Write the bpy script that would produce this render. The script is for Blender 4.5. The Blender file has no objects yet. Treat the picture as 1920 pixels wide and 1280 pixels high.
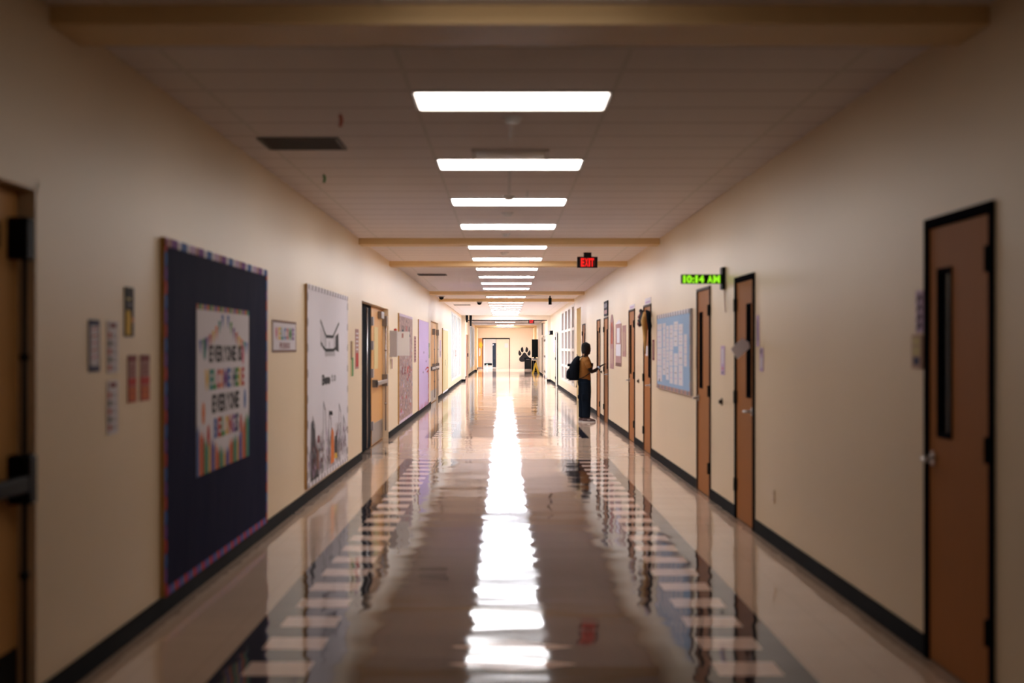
import bpy, bmesh, math, random
from mathutils import Vector, Matrix
random.seed(4)
C = bpy.context.scene.collection
PI = math.pi
XL, XR, ZC = -2.05, 2.185, 3.143      # wall planes and ceiling height
YN, YF = -3.0, 110.0                  # corridor ends

# ------------------------------------------------------------------ materials
class NT:
    def __init__(s, m):
        s.t = m.node_tree; s.n = s.t.nodes; s.l = s.t.links
    def node(s, typ, **k):
        n = s.n.new(typ)
        for a, v in k.items(): setattr(n, a, v)
        return n
    def put(s, sock, v):
        if isinstance(v, (int, float)): sock.default_value = v
        elif isinstance(v, (tuple, list)): sock.default_value = v
        else: s.l.new(v, sock)
    def m(s, op, a, b=0.0, c=None):
        n = s.node('ShaderNodeMath', operation=op)
        s.put(n.inputs[0], a); s.put(n.inputs[1], b)
        if c is not None: s.put(n.inputs[2], c)
        return n.outputs[0]
    def mix(s, f, a, b):
        n = s.node('ShaderNodeMix', data_type='RGBA')
        s.put(n.inputs[0], f); s.put(n.inputs[6], a); s.put(n.inputs[7], b)
        return n.outputs[2]
    def coord(s, scale=(1, 1, 1)):
        tc = s.node('ShaderNodeTexCoord'); mp = s.node('ShaderNodeMapping')
        s.l.new(tc.outputs['Object'], mp.inputs[0]); mp.inputs['Scale'].default_value = scale
        return mp.outputs[0]
    def noise(s, vec, scale, detail=3.0, rough=0.5):
        n = s.node('ShaderNodeTexNoise'); s.l.new(vec, n.inputs['Vector'])
        n.inputs['Scale'].default_value = scale; n.inputs['Detail'].default_value = detail
        n.inputs['Roughness'].default_value = rough
        return n.outputs['Fac']
    def bump(s, h, strength, dist=0.01):
        n = s.node('ShaderNodeBump'); s.put(n.inputs['Height'], h)
        n.inputs['Strength'].default_value = strength; n.inputs['Distance'].default_value = dist
        return n.outputs[0]

def base_mat(name):
    m = bpy.data.materials.new(name); m.use_nodes = True
    nt = NT(m); b = nt.n['Principled BSDF']
    return m, nt, b
def c4(c): return (c[0], c[1], c[2], 1)
def mat(name, col, rough=0.5, metal=0.0, var=0.12, scale=6.0, stretch=(1, 1, 1), bump=0.0, bd=0.002, col2=None, contrast=None, spec=0.3):
    m, nt, b = base_mat(name)
    v = nt.coord(stretch); f = nt.noise(v, scale)
    if contrast:
        r = nt.node('ShaderNodeMapRange'); nt.put(r.inputs[0], f); r.inputs[1].default_value = contrast[0]; r.inputs[2].default_value = contrast[1]; f = r.outputs[0]
    dark = col2 if col2 else tuple(x * (1 - var) for x in col)
    nt.put(b.inputs['Base Color'], nt.mix(f, c4(col), c4(dark)))
    b.inputs['Roughness'].default_value = rough; b.inputs['Metallic'].default_value = metal
    b.inputs['Specular IOR Level'].default_value = spec
    if bump: nt.put(b.inputs['Normal'], nt.bump(f, bump, bd))
    return m
def emit(name, col, strength, base=(0.8, 0.8, 0.8)):
    m, nt, b = base_mat(name)
    b.inputs['Base Color'].default_value = c4(base)
    f = nt.noise(nt.coord(), 3.0)
    nt.put(b.inputs['Emission Color'], nt.mix(f, c4(col), c4(tuple(x * 0.95 for x in col))))
    b.inputs['Emission Strength'].default_value = strength
    return m

M = {}
M['wall'] = mat('wall_paint', (0.78, 0.64, 0.455), 0.40, var=0.05, scale=1.2)
M['wall_far'] = mat('wall_paint_far', (0.80, 0.73, 0.62), 0.42, var=0.05, scale=1.2)
M['beam'] = mat('beam_paint', (0.80, 0.58, 0.30), 0.45, var=0.06, scale=2)
M['base'] = mat('rubber_base', (0.008, 0.010, 0.013), 0.6, var=0.3, spec=0.02)
M['black'] = mat('black_metal', (0.012, 0.013, 0.015), 0.5, var=0.3, spec=0.05)
M['blackcloth'] = mat('black_cloth', (0.007, 0.009, 0.013), 0.9, var=0.3, scale=20, spec=0.04)
M['bframe'] = mat('brown_frame_paint', (0.075, 0.040, 0.034), 0.5, var=0.2, spec=0.06)
M['paleframe'] = mat('pale_frame_paint', (0.40, 0.34, 0.31), 0.5, var=0.1, spec=0.1)
M['frame'] = mat('door_frame_paint', (0.012, 0.012, 0.016), 0.7, var=0.2, spec=0.0)
M['wood'] = mat('door_veneer', (0.42, 0.175, 0.060), 0.55, col2=(0.34, 0.132, 0.042), scale=5, stretch=(9, 9, 0.6), spec=0.05)
M['oak'] = mat('door_light_veneer', (0.66, 0.36, 0.13), 0.45, col2=(0.55, 0.29, 0.10), scale=5, stretch=(9, 9, 0.6), spec=0.15)
M['pine'] = mat('board_frame_wood', (0.60, 0.36, 0.11), 0.5, col2=(0.5, 0.28, 0.09), scale=8, stretch=(4, 4, 1))
M['glassdark'] = mat('dark_glass', (0.006, 0.010, 0.013), 0.2, var=0.2, spec=0.1)
M['chrome'] = mat('satin_chrome', (0.55, 0.54, 0.55), 0.28, 1.0, var=0.1)
M['steel'] = mat('brushed_steel', (0.33, 0.31, 0.31), 0.38, 1.0, var=0.15, scale=20, stretch=(1, 1, 14))
M['bronze'] = mat('dark_hinge', (0.05, 0.035, 0.03), 0.4, 0.6)
M['white'] = mat('white_paper', (0.74, 0.71, 0.78), 0.75, var=0.04)
M['offwhite'] = mat('white_enamel', (0.75, 0.75, 0.76), 0.4, var=0.04)
M['greyw'] = mat('grey_enamel', (0.42, 0.38, 0.38), 0.5, var=0.06)
M['greyprint'] = mat('grey_print', (0.30, 0.28, 0.32), 0.8)
M['navy'] = mat('navy_paper', (0.017, 0.020, 0.056), 0.7, var=0.2, scale=2.5, stretch=(1, 1, 0.5), bump=0.5, bd=0.03, spec=0.02)
M['skyblue'] = mat('blue_paper', (0.32, 0.48, 0.72), 0.7, var=0.06)
M['kraft'] = mat('brown_paper', (0.42, 0.27, 0.22), 0.8, var=0.1)
M['collage'] = mat('collage_paper', (0.44, 0.29, 0.25), 0.8, scale=10, stretch=(1, 1, 1.6), contrast=(.48, .56), col2=(0.26, 0.17, 0.17))
M['lilac'] = mat('lilac_paper', (0.58, 0.43, 0.66), 0.75, var=0.06)
M['straw'] = mat('straw_paper', (0.62, 0.52, 0.27), 0.75, var=0.06)
for k, c in dict(red=(0.50, 0.035, 0.03), orange=(0.75, 0.20, 0.04), yellow=(0.75, 0.48, 0.06), green=(0.06, 0.28, 0.07), teal=(0.03, 0.25, 0.26),
                 blue=(0.05, 0.14, 0.45), purple=(0.20, 0.06, 0.32), pink=(0.62, 0.15, 0.25), ink=(0.015, 0.014, 0.02), brown=(0.20, 0.09, 0.07),
                 rust=(0.50, 0.10, 0.045), maroon=(0.22, 0.04, 0.05), tan=(0.50, 0.32, 0.26), darknavy=(0.03, 0.04, 0.12), rose=(0.45, 0.25, 0.24)).items():
    M[k] = mat('print_' + k, c, 0.7, var=0.08)
M['signyellow'] = mat('caution_yellow', (0.85, 0.55, 0.07), 0.6, spec=.1)
M['mint'] = mat('mint_plastic', (0.15, 0.55, 0.38), 0.5)
M['plaincream'] = mat('cream_door', (0.78, 0.70, 0.60), 0.45, var=0.04)
M['whitewall'] = mat('white_wall', (0.80, 0.78, 0.74), 0.5, var=0.03)
M['fixture'] = mat('fixture_frame', (0.70, 0.68, 0.68), 0.5)
M['grille'] = mat('vent_grille', (0.10, 0.085, 0.08), 0.6)
M['pane'] = mat('frosted_grey_pane', (0.27, 0.24, 0.31), 0.35, var=0.08, scale=1.5, spec=0.15)
M['brightpane'] = emit('daylit_pane', (0.70, 0.85, 1.0), 0.22, (0.5, 0.56, 0.62))
M['mullion'] = mat('white_mullion', (0.76, 0.71, 0.64), 0.4, var=0.04)
M['mullion_blue'] = mat('pale_mullion', (0.66, 0.68, 0.68), 0.4, var=0.04)
M['led_green'] = emit('green_led', (0.36, 1.0, 0.02), 0.85, (0.05, 0.1, 0.02))
M['led_red'] = emit('red_led', (1.0, 0.012, 0.01), 0.9, (0.2, 0.0, 0.0))
M['exitface'] = emit('exit_face', (1.0, 0.01, 0.01), 0.02, (0.02, 0.003, 0.003))
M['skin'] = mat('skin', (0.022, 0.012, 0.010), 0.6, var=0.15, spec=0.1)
M['hair'] = mat('hair', (0.008, 0.007, 0.008), 0.8, var=0.3, scale=60, bump=0.6, bd=0.01)
M['shirt'] = mat('mustard_shirt', (0.27, 0.105, 0.018), 0.85, var=0.2, scale=9, bump=0.3, bd=0.02)
M['trouser'] = mat('navy_trousers', (0.009, 0.014, 0.024), 0.9, spec=0.04, var=0.3, scale=7, stretch=(1, 1, 0.5), bump=0.4, bd=0.03)
M['shoe'] = mat('grey_shoe', (0.16, 0.11, 0.11), 0.7)
M['sole'] = mat('white_sole', (0.6, 0.58, 0.56), 0.6)
M['band'] = mat('pale_wristband', (0.55, 0.66, 0.85), 0.5)

# light lens: warm near the camera end, cooler at the far end (per fixture strength)
def lens(k, s, col): 
    return emit('light_lens_%d' % k, col, s, (0.9, 0.9, 0.9))

def ceiling_mat():
    m, nt, b = base_mat('ceiling_tiles')
    tc = nt.node('ShaderNodeTexCoord'); sx = nt.node('ShaderNodeSeparateXYZ'); nt.l.new(tc.outputs['Object'], sx.inputs[0])
    X, Y = sx.outputs[0], sx.outputs[1]
    fy = nt.m('FRACT', nt.m('DIVIDE', nt.m('ADD', Y, 61 - 8.53 + 0.61 * 20), 0.61))
    ly = nt.m('LESS_THAN', nt.m('ABSOLUTE', nt.m('SUBTRACT', fy, 0.5)), 0.478)   # 1 = tile, 0 = line
    fx = nt.m('FRACT', nt.m('DIVIDE', nt.m('ADD', X, 12.2 - 0.045 - 0.61), 1.22))
    lx = nt.m('LESS_THAN', nt.m('ABSOLUTE', nt.m('SUBTRACT', fx, 0.5)), 0.489)
    fine = nt.noise(nt.coord(), 90.0, 4, 0.7); big = nt.noise(nt.coord(), 0.9)
    tile = nt.mix(fine, (0.90, 0.85, 0.86, 1), (0.82, 0.76, 0.77, 1))
    tile = nt.mix(nt.m('MULTIPLY', big, 0.4), tile, (0.80, 0.75, 0.76, 1))
    col = nt.mix(ly, (0.52, 0.46, 0.46, 1), tile)
    col = nt.mix(lx, (0.74, 0.71, 0.70, 1), col)
    nt.put(b.inputs['Base Color'], col); b.inputs['Roughness'].default_value = 0.85
    h = nt.m('ADD', nt.m('MULTIPLY', ly, -1.0), nt.m('MULTIPLY', fine, 0.3))
    nt.put(b.inputs['Normal'], nt.bump(h, 0.4, 0.006))
    return m

def floor_mat():
    m, nt, b = base_mat('waxed_tile_floor')
    tc = nt.node('ShaderNodeTexCoord'); sx = nt.node('ShaderNodeSeparateXYZ'); nt.l.new(tc.outputs['Object'], sx.inputs[0])
    X, Y = sx.outputs[0], sx.outputs[1]
    a = nt.m('ABSOLUTE', nt.m('SUBTRACT', X, 0.04))
    mul = lambda p, q: nt.m('MULTIPLY', p, q)
    lt = lambda p, q: nt.m('LESS_THAN', p, q)
    gt = lambda p, q: nt.m('GREATER_THAN', p, q)
    zone = nt.m('MAXIMUM', lt(Y, 20.5), mul(gt(Y, 25.2), lt(Y, 38.4)))
    dark = mul(lt(a, 1.467), zone)
    fr = nt.m('FRACT', nt.m('DIVIDE', nt.m('ADD', Y, 61 - 6.945), 0.61))
    sq = mul(mul(gt(a, 1.01), lt(a, 1.33)), lt(fr, 0.5))
    # two pale diamonds mid dark field: the warped light reflection painted into the colour
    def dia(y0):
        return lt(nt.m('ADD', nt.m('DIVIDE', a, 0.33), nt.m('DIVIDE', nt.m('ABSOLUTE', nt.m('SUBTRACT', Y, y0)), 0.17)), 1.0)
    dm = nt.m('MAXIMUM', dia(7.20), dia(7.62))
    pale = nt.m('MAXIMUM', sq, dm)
    # dark strips across the crossing by the double doors
    bars = mul(gt(a, 1.78), nt.m('MAXIMUM', mul(gt(Y, 21.4), lt(Y, 21.75)), mul(gt(Y, 23.9), lt(Y, 24.25))))
    bars = mul(bars, lt(X, 0.0))
    seam = nt.m('MAXIMUM', mul(gt(Y, 43.4), lt(Y, 43.6)), mul(gt(Y, 60.4), lt(Y, 60.6)))
    v = nt.coord(); n1 = nt.noise(v, 1.3, 4); n2 = nt.noise(v, 35, 4, 0.7)
    cream = nt.mix(n1, (0.66, 0.50, 0.39, 1), (0.58, 0.44, 0.34, 1))
    cream = nt.mix(nt.m('MULTIPLY', n2, 0.25), cream, (0.30, 0.21, 0.17, 1))
    drk = nt.mix(n1, (0.024, 0.019, 0.026, 1), (0.014, 0.012, 0.018, 1))
    drk = nt.mix(nt.m('MULTIPLY', n2, 0.25), drk, (0.06, 0.048, 0.054, 1))
    col = nt.mix(dark, cream, drk)
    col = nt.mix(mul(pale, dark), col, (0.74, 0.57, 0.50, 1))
    col = nt.mix(bars, col, (0.05, 0.04, 0.045, 1))
    col = nt.mix(seam, col, (0.22, 0.16, 0.14, 1))
    # tile joints 0.305 m
    jx = lt(nt.m('FRACT', nt.m('DIVIDE', nt.m('ADD', X, 30.5), 0.305)), 0.012)
    jy = lt(nt.m('FRACT', nt.m('DIVIDE', nt.m('ADD', Y, 30.5 - 0.03), 0.305)), 0.012)
    j = nt.m('MAXIMUM', jx, jy)
    col = nt.mix(nt.m('MULTIPLY', j, 0.25), col, (0.08, 0.06, 0.06, 1))
    # worn wax edge along both walls, ragged, with the baseboard's reflection painted in
    wl = nt.m('MINIMUM', nt.m('SUBTRACT', X, XL), nt.m('SUBTRACT', XR, X))
    edge = lt(nt.m('ADD', wl, nt.m('MULTIPLY', nt.m('SUBTRACT', nt.noise(nt.coord((1, 1, 1)), 3.0, 5, 0.7), 0.5), 0.12)), 0.075)
    col = nt.mix(nt.m('MULTIPLY', edge, 0.55), col, (0.16, 0.105, 0.075, 1))
    nt.put(b.inputs['Base Color'], col)
    b.inputs['IOR'].default_value = 1.18
    r = nt.m('ADD', 0.042, nt.m('MULTIPLY', nt.noise(v, 2.0, 3), 0.03))
    nt.put(b.inputs['Roughness'], r)
    # the tiles and the wax lie a hair out of level: small tilts of the surface, long across and short along the corridor
    nn = nt.node('ShaderNodeTexNoise'); nt.l.new(nt.coord((0.55, 2.3, 1)), nn.inputs['Vector'])
    nn.inputs['Scale'].default_value = 1.6; nn.inputs['Detail'].default_value = 2.5
    n3 = nt.node('ShaderNodeTexNoise'); nt.l.new(nt.coord((0.35, 0.35, 1)), n3.inputs['Vector']); n3.inputs['Scale'].default_value = 1.5; n3.inputs['Detail'].default_value = 1
    def tilt(src, ex, ey):
        sv = nt.node('ShaderNodeVectorMath', operation='SUBTRACT'); nt.l.new(src, sv.inputs[0]); sv.inputs[1].default_value = (.5, .5, .5)
        mv = nt.node('ShaderNodeVectorMath', operation='MULTIPLY'); nt.l.new(sv.outputs[0], mv.inputs[0]); mv.inputs[1].default_value = (ex, ey, 0)
        return mv.outputs[0]
    a1 = nt.node('ShaderNodeVectorMath', operation='ADD'); nt.l.new(tilt(nn.outputs['Color'], TX, TY), a1.inputs[0]); nt.l.new(tilt(n3.outputs['Color'], .004, .010), a1.inputs[1])
    a2 = nt.node('ShaderNodeVectorMath', operation='ADD'); nt.l.new(a1.outputs[0], a2.inputs[0]); a2.inputs[1].default_value = (0, 0, 1)
    nz = nt.node('ShaderNodeVectorMath', operation='NORMALIZE'); nt.l.new(a2.outputs[0], nz.inputs[0])
    nt.l.new(nz.outputs[0], b.inputs['Normal'])
    return m
TX, TY = 0.060, 0.036
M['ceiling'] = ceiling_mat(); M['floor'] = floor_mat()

# ------------------------------------------------------------------ mesh builder
class MB:
    def __init__(s): s.v = []; s.f = []; s.mi = []; s.mats = []; s.sm = []
    def k(s, m):
        if m not in s.mats: s.mats.append(m)
        return s.mats.index(m)
    def add(s, vs, fs, m, smooth=False):
        o = len(s.v); s.v += [tuple(p) for p in vs]; i = s.k(m)
        for f in fs: s.f.append([o + q for q in f]); s.mi.append(i); s.sm.append(smooth)
        return s
    def box(s, x0, x1, y0, y1, z0, z1, m, bev=0.0):
        if bev:
            b = bmesh.new(); bmesh.ops.create_cube(b, size=1)
            for p in b.verts: p.co = Vector(((x0 + x1) / 2 + p.co.x * (x1 - x0), (y0 + y1) / 2 + p.co.y * (y1 - y0), (z0 + z1) / 2 + p.co.z * (z1 - z0)))
            bmesh.ops.bevel(b, geom=list(b.edges), offset=bev, segments=2, affect='EDGES', profile=0.5)
            b.verts.index_update()
            s.add([p.co for p in b.verts], [[q.index for q in f.verts] for f in b.faces], m); b.free(); return s
        v = [(x0, y0, z0), (x1, y0, z0), (x1, y1, z0), (x0, y1, z0), (x0, y0, z1), (x1, y0, z1), (x1, y1, z1), (x0, y1, z1)]
        return s.add(v, [(0, 3, 2, 1), (4, 5, 6, 7), (0, 1, 5, 4), (1, 2, 6, 5), (2, 3, 7, 6), (3, 0, 4, 7)], m)
    def prism(s, pts, y0, y1, m):
        """outline in x,z extruded along y (front y0 faces -y); pts counter-clockwise seen from -y"""
        n = len(pts); v = [(p[0], y0, p[1]) for p in pts] + [(p[0], y1, p[1]) for p in pts]
        f = [list(range(n)), list(range(2 * n - 1, n - 1, -1))] + [(i, n + i, n + (i + 1) % n, (i + 1) % n) for i in range(n)]
        return s.add(v, f, m)
    def prismz(s, pts, z0, z1, m):
        n = len(pts); v = [(p[0], p[1], z0) for p in pts] + [(p[0], p[1], z1) for p in pts]
        f = [list(range(n - 1, -1, -1)), list(range(n, 2 * n))] + [(i, (i + 1) % n, n + (i + 1) % n, n + i) for i in range(n)]
        return s.add(v, f, m)
    def loft(s, rings, m, n=14, smooth=True):
        """rings: (center, axisU*ru, axisV*rv) ellipses"""
        v = []
        for c, u, w in rings:
            c, u, w = Vector(c), Vector(u), Vector(w)
            for i in range(n):
                t = 2 * PI * i / n; v.append(c + u * math.cos(t) + w * math.sin(t))
        f = []
        for r in range(len(rings) - 1):
            for i in range(n):
                f.append((r * n + i, r * n + (i + 1) % n, (r + 1) * n + (i + 1) % n, (r + 1) * n + i))
        f.append(list(range(n - 1, -1, -1))); f.append([(len(rings) - 1) * n + i for i in range(n)])
        return s.add(v, f, m, smooth)
    def tube(s, pts, rad, m, n=10, flat=1.0):
        pts = [Vector(p) for p in pts]
        if isinstance(rad, (int, float)): rad = [rad] * len(pts)
        rings = []; up = Vector((0, 0, 1))
        for i, p in enumerate(pts):
            d = (pts[min(i + 1, len(pts) - 1)] - pts[max(i - 1, 0)]).normalized()
            u = d.cross(up) if abs(d.dot(up)) < 0.95 else d.cross(Vector((0, 1, 0)))
            u.normalize(); w = u.cross(d).normalized()
            rings.append((p, u * rad[i], w * rad[i] * flat))
        return s.loft(rings, m, n)
    def ball(s, c, r, m, n=12, k=8):
        if isinstance(r, (int, float)): r = (r, r, r)
        rings = []
        for i in range(k + 1):
            t = -PI / 2 + PI * (0.02 + 0.96 * i / k)
            rings.append(((c[0], c[1], c[2] + r[2] * math.sin(t)), (r[0] * math.cos(t), 0, 0), (0, r[1] * math.cos(t), 0)))
        return s.loft(rings, m, n)
    def cyl(s, c, r, h, m, axis='z', n=20, r2=None):
        c = Vector(c); a = {'x': Vector((1, 0, 0)), 'y': Vector((0, 1, 0)), 'z': Vector((0, 0, 1))}[axis]
        u = {'x': Vector((0, 1, 0)), 'y': Vector((0, 0, 1)), 'z': Vector((1, 0, 0))}[axis]; w = a.cross(u)
        r2 = r if r2 is None else r2
        return s.loft([(c, u * r, w * r), (c + a * h, u * r2, w * r2)], m, n, False)
    # flat print on a surface facing -y
    def poly(s, pts, y, m):
        return s.add([(p[0], y, p[1]) for p in pts], [list(range(len(pts)))], m)
    def rect(s, x0, x1, z0, z1, y, m): return s.poly([(x0, z0), (x1, z0), (x1, z1), (x0, z1)], y, m)
    def stroke(s, pts, w, y, m):
        for a, b in zip(pts[:-1], pts[1:]):
            a, b = Vector(a), Vector(b); d = (b - a)
            if d.length < 1e-6: continue
            d.normalize(); n = Vector((-d.y, d.x)) * w / 2; e = d * w * 0.3
            s.poly([a - e - n, b + e - n, b + e + n, a - e + n], y, m)
        return s
    def build(s, name, parent=None, loc=None):
        me = bpy.data.meshes.new(name); me.from_pydata(s.v, [], s.f)
        for m in s.mats: me.materials.append(m)
        me.polygons.foreach_set('material_index', s.mi); me.polygons.foreach_set('use_smooth', s.sm)
        me.update()
        o = bpy.data.objects.new(name, me); C.objects.link(o)
        if parent: o.parent = parent
        if loc: o.location = loc
        return o

def tag(o, label=None, cat=None, group=None, kind=None):
    if label: o['label'] = label
    if cat: o['category'] = cat
    if group: o['group'] = group
    if kind: o['kind'] = kind
    return o
def empty(name, loc=(0, 0, 0), rz=0.0, label=None, cat=None, group=None, kind=None):
    o = bpy.data.objects.new(name, None); C.objects.link(o); o.location = loc; o.rotation_euler = (0, 0, rz)
    return tag(o, label, cat, group, kind)
def copy_thing(o, loc, label=None, mats=None):
    c = o.copy(); C.objects.link(c); c.location = loc
    if label: c['label'] = label
    for ch in list(o.children):
        d = ch.copy(); C.objects.link(d); d.parent = c
        for g in list(ch.children):
            e = g.copy(); C.objects.link(e); e.parent = d
    return c
# an item on a wall: local x runs left to right for a reader, -y points into the corridor, z up
def on_wall(name, side, y0, z0, **k):
    """y0 = the corridor position of the item's reader-left end"""
    g = 0 if name.startswith(('door_', 'window_')) and 'sign' not in name else .0015
    return empty(name, (XL + g if side == 'L' else XR - g, y0, z0), PI / 2 if side == 'L' else -PI / 2, **k)

# ------------------------------------------------------------------ lettering
_ch = {}
def glyph(ch):
    if ch in _ch: return _ch[ch]
    cu = bpy.data.curves.new('t', 'FONT'); cu.body = ch; cu.size = 1; cu.offset = 0.05; cu.resolution_u = 3; cu.fill_mode = 'BOTH'
    o = bpy.data.objects.new('t', cu); C.objects.link(o)
    dg = bpy.context.evaluated_depsgraph_get(); dg.update()
    me = bpy.data.meshes.new_from_object(o.evaluated_get(dg))
    vs = [(p.co.x, p.co.y) for p in me.vertices]; fs = [list(f.vertices) for f in me.polygons]
    bpy.data.objects.remove(o); bpy.data.curves.remove(cu); bpy.data.meshes.remove(me)
    x0 = min(v[0] for v in vs); x1 = max(v[0] for v in vs); z0 = min(v[1] for v in vs); z1 = max(v[1] for v in vs)
    r = ([(v[0] - x0, v[1]) for v in vs], fs, x1 - x0, z0, z1)
    _ch[ch] = r; return r
def write(mb, text, x0, z0, w, h, y, mats, fill=0.86):
    """text set in equal cells from x0, over width w, cap height h"""
    if not isinstance(mats, list): mats = [mats]
    wid = {'I': 0.45, ' ': 0.5, ':': 0.4, '1': 0.7, 'M': 1.25, 'W': 1.25, '.': 0.4, '!': 0.4, 'i': .4, 'l': .4}
    tot = sum(wid.get(c, 1.0) for c in text); x = x0; k = 0
    for c in text:
        cw = w * wid.get(c, 1.0) / tot
        if c != ' ':
            vs, fs, gw, gz0, gz1 = glyph(c)
            sx = min(cw * fill / max(gw, 0.05), 4 * h) ; sz = h / 0.72
            if c in ':.Ii!l1': sx = min(sx, sz * 1.3)
            ox = x + (cw - gw * sx) / 2
            mb.add([(ox + v[0] * sx, y, z0 + v[1] * sz) for v in vs], fs, mats[k % len(mats)]); k += 1
        x += cw
    return mb

# ------------------------------------------------------------------ room shell
def shell_wall(name, side, opens, m):
    mb = MB(); x0, x1 = ((XL - 0.3, XL) if side == 'L' else (XR, XR + 0.3)); y = YN - 0.2
    for (a, b, z0, z1, dep) in sorted(opens):
        mb.box(x0, x1, y, a, -0.02, ZC + 0.05, m)
        mb.box(x0, x1, a, b, z1, ZC + 0.05, m)
        if z0 > 0: mb.box(x0, x1, a, b, -0.02, z0, m)
        # back of the recess
        if side == 'L': mb.box(x0 - 0.02, XL - dep, a, b, z0 - 0.01, z1, m)
        else: mb.box(XR + dep, x1 + 0.02, a, b, z0 - 0.01, z1, m)
        y = b
    mb.box(x0, x1, y, YF + 0.2, -0.02, ZC + 0.05, m)
    return tag(mb.build(name), kind='structure')
L_OPEN = [(3.9, 6.25, 0, 2.33, 0.15), (20.4, 25.13, 0, 2.32, 0.16), (39.5, 43.98, 0, 2.40, 0.13), (54.67, 67.0, 0.32, 3.0, 0.1), (75.3, 80.9, 0, 2.36, 0.1), (84.1, 96.6, 0.4, 2.95, 0.1)]
R_DOORS = [(6.33, 7.36, 'far'), (12.40, 13.43, 'near'), (15.06, 16.08, 'far'), (21.15, 22.25, 'near'), (23.80, 24.88, 'far'),
           (29.9, 31.1, 'near'), (32.4, 33.5, 'far'), (38.4, 39.7, 'near'), (58.3, 60.7, 'near'), (77.8, 80.4, 'far'), (73.2, 76.0, 'near')]
R_OPEN = [(a, b, 0, 2.26, 0.1) for a, b, _ in R_DOORS] + [(40.75, 43.1, 0, 2.78, 0.22), (44.4, 55.2, 0.38, 2.98, 0.1)]
shell_wall('wall_left', 'L', L_OPEN, M['wall']); shell_wall('wall_right', 'R', R_OPEN, M['wall'])
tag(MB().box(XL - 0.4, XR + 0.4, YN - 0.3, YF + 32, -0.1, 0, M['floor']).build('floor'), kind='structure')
tag(MB().box(XL - 0.3, XR + 0.3, YN - 0.3, YF + 32, ZC, ZC + 0.1, M['ceiling']).build('ceiling'), kind='structure')
tag(MB().box(XL - 0.3, XR + 0.3, YN - 0.3, YN, 0, ZC, M['wall']).build('wall_back'), kind='structure')

def baseboard(name, side, opens, m):
    mb = MB(); y = YN
    t = 0.012
    for (a, b) in sorted(opens) + [(YF, YF)]:
        if a > y:
            if side == 'L': mb.box(XL, XL + t, y, a, 0, 0.11, m)
            else: mb.box(XR - t, XR, y, a, 0, 0.11, m)
        y = b
    return tag(mb.build(name), kind='structure')
baseboard('baseboard_left', 'L', [(o[0], o[1]) for o in L_OPEN if o[2] == 0], M['base'])
baseboard('baseboard_right', 'R', [(o[0] - 0.0, o[1]) for o in R_OPEN if o[2] == 0], M['base'])

trim_n = [0]
def trim(mb):
    trim_n[0] += 1
    return tag(mb.build('trim_%d' % trim_n[0]), kind='structure')
for y in (6.41, 20.0, 25.3, 38.8, 44.6):
    trim(MB().box(XL, XR, y, y + 0.45, ZC - 0.085, ZC, M['beam']))
trim(MB().box(XR, XR + .2, 43.02, 43.1, 0, 2.78, mat('yellow_jamb', (0.90, 0.78, 0.46), .5)))  # alcove jamb lining, its lit look put into the bright yellow colour
# header frames with jambs and their black base blocks
def header(y, zb, jl, jr, m, dep=0.35):
    mb = MB().box(XL, XR, y, y + dep, zb, ZC, m).box(XL, XL + jl, y, y + dep, 0, zb, m).box(XR - jr, XR, y, y + dep, 0, zb, m)
    for (a, b) in ((XL, XL + jl), (XR - jr, XR)):
        mb.box(a - (0.0), b + 0.0, y - 0.012, y, 0, 0.11, M['base'])
    mb.box(XL + jl, XL + jl + 0.012, y - 0.012, y + dep, 0, 0.11, M['base']).box(XR - jr - 0.012, XR - jr, y - 0.012, y + dep, 0, 0.11, M['base'])
    trim(mb)
header(67.5, 2.93, 0.18, 0.15, M['wall_far'])
header(97.0, 2.98, 0.16, 0.15, M['beam'])
trim(MB().box(XL + 0.2, XR - 0.17, 67.52, 67.84, 2.895, 2.93, M['black']))
trim(MB().box(XL + 0.18, XR - 0.17, 97.1, 97.3, 2.955, 2.98, M['brown']))
# centre tees between the first fixtures
trim(MB().box(0.030, 0.060, 9.75, 10.45, ZC - 0.007, ZC, M['fixture']))
trim(MB().box(0.030, 0.060, 12.25, 14.3, ZC - 0.007, ZC, M['fixture']))
trim(MB().box(0.215, 0.240, 13.9, 14.55, ZC - 0.007, ZC, M['fixture']))

# end wall with its doorway
def zE(py, d=110.0): return 1.6 + (652 - py) * d / 2666.7
dx0, dx1, dz1 = -1.68, 0.40, 2.34
tag(MB().box(XL - .3, dx0, YF, YF + 0.15, 0, ZC, M['wall_far']).box(dx1, XR + .3, YF, YF + 0.15, 0, ZC, M['wall_far'])
    .box(dx0, dx1, YF, YF + 0.15, dz1, ZC, M['wall_far']).build('wall_end'), kind='structure')
tag(MB().box(XL - .3, XR + .3, 136, 136.1, 0, ZC, M['whitewall']).build('wall_beyond'), kind='structure')
tag(MB().box(XL - .3, XL, YF + .15, 136, 0, ZC, M['whitewall']).build('wall_beyond_left'), kind='structure')
tag(MB().box(XR, XR + .3, YF + .15, 136, 0, ZC, M['whitewall']).build('wall_beyond_right'), kind='structure')
tag(MB().box(XL, -1.2, 135.98, 136, 0, 0.13, M['base']).box(-1.0, XR, 135.98, 136, 0, 0.13, M['base']).build('baseboard_beyond'), kind='structure')
d = empty('door_11', (0, YF, 0), 0, 'double doors in the end wall, one leaf open onto a white hall', 'door', kind='structure')
MB().box(dx0 - .05, dx0 + .045, -.03, .1, 0, dz1, M['brown']).box(dx1 - .045, dx1 + .01, -.03, .1, 0, dz1, M['brown']).box(dx0 - .05, dx1 + .01, -.03, .1, dz1 - .07, dz1 + .03, M['frame']).build('door_frame', d)
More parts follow.
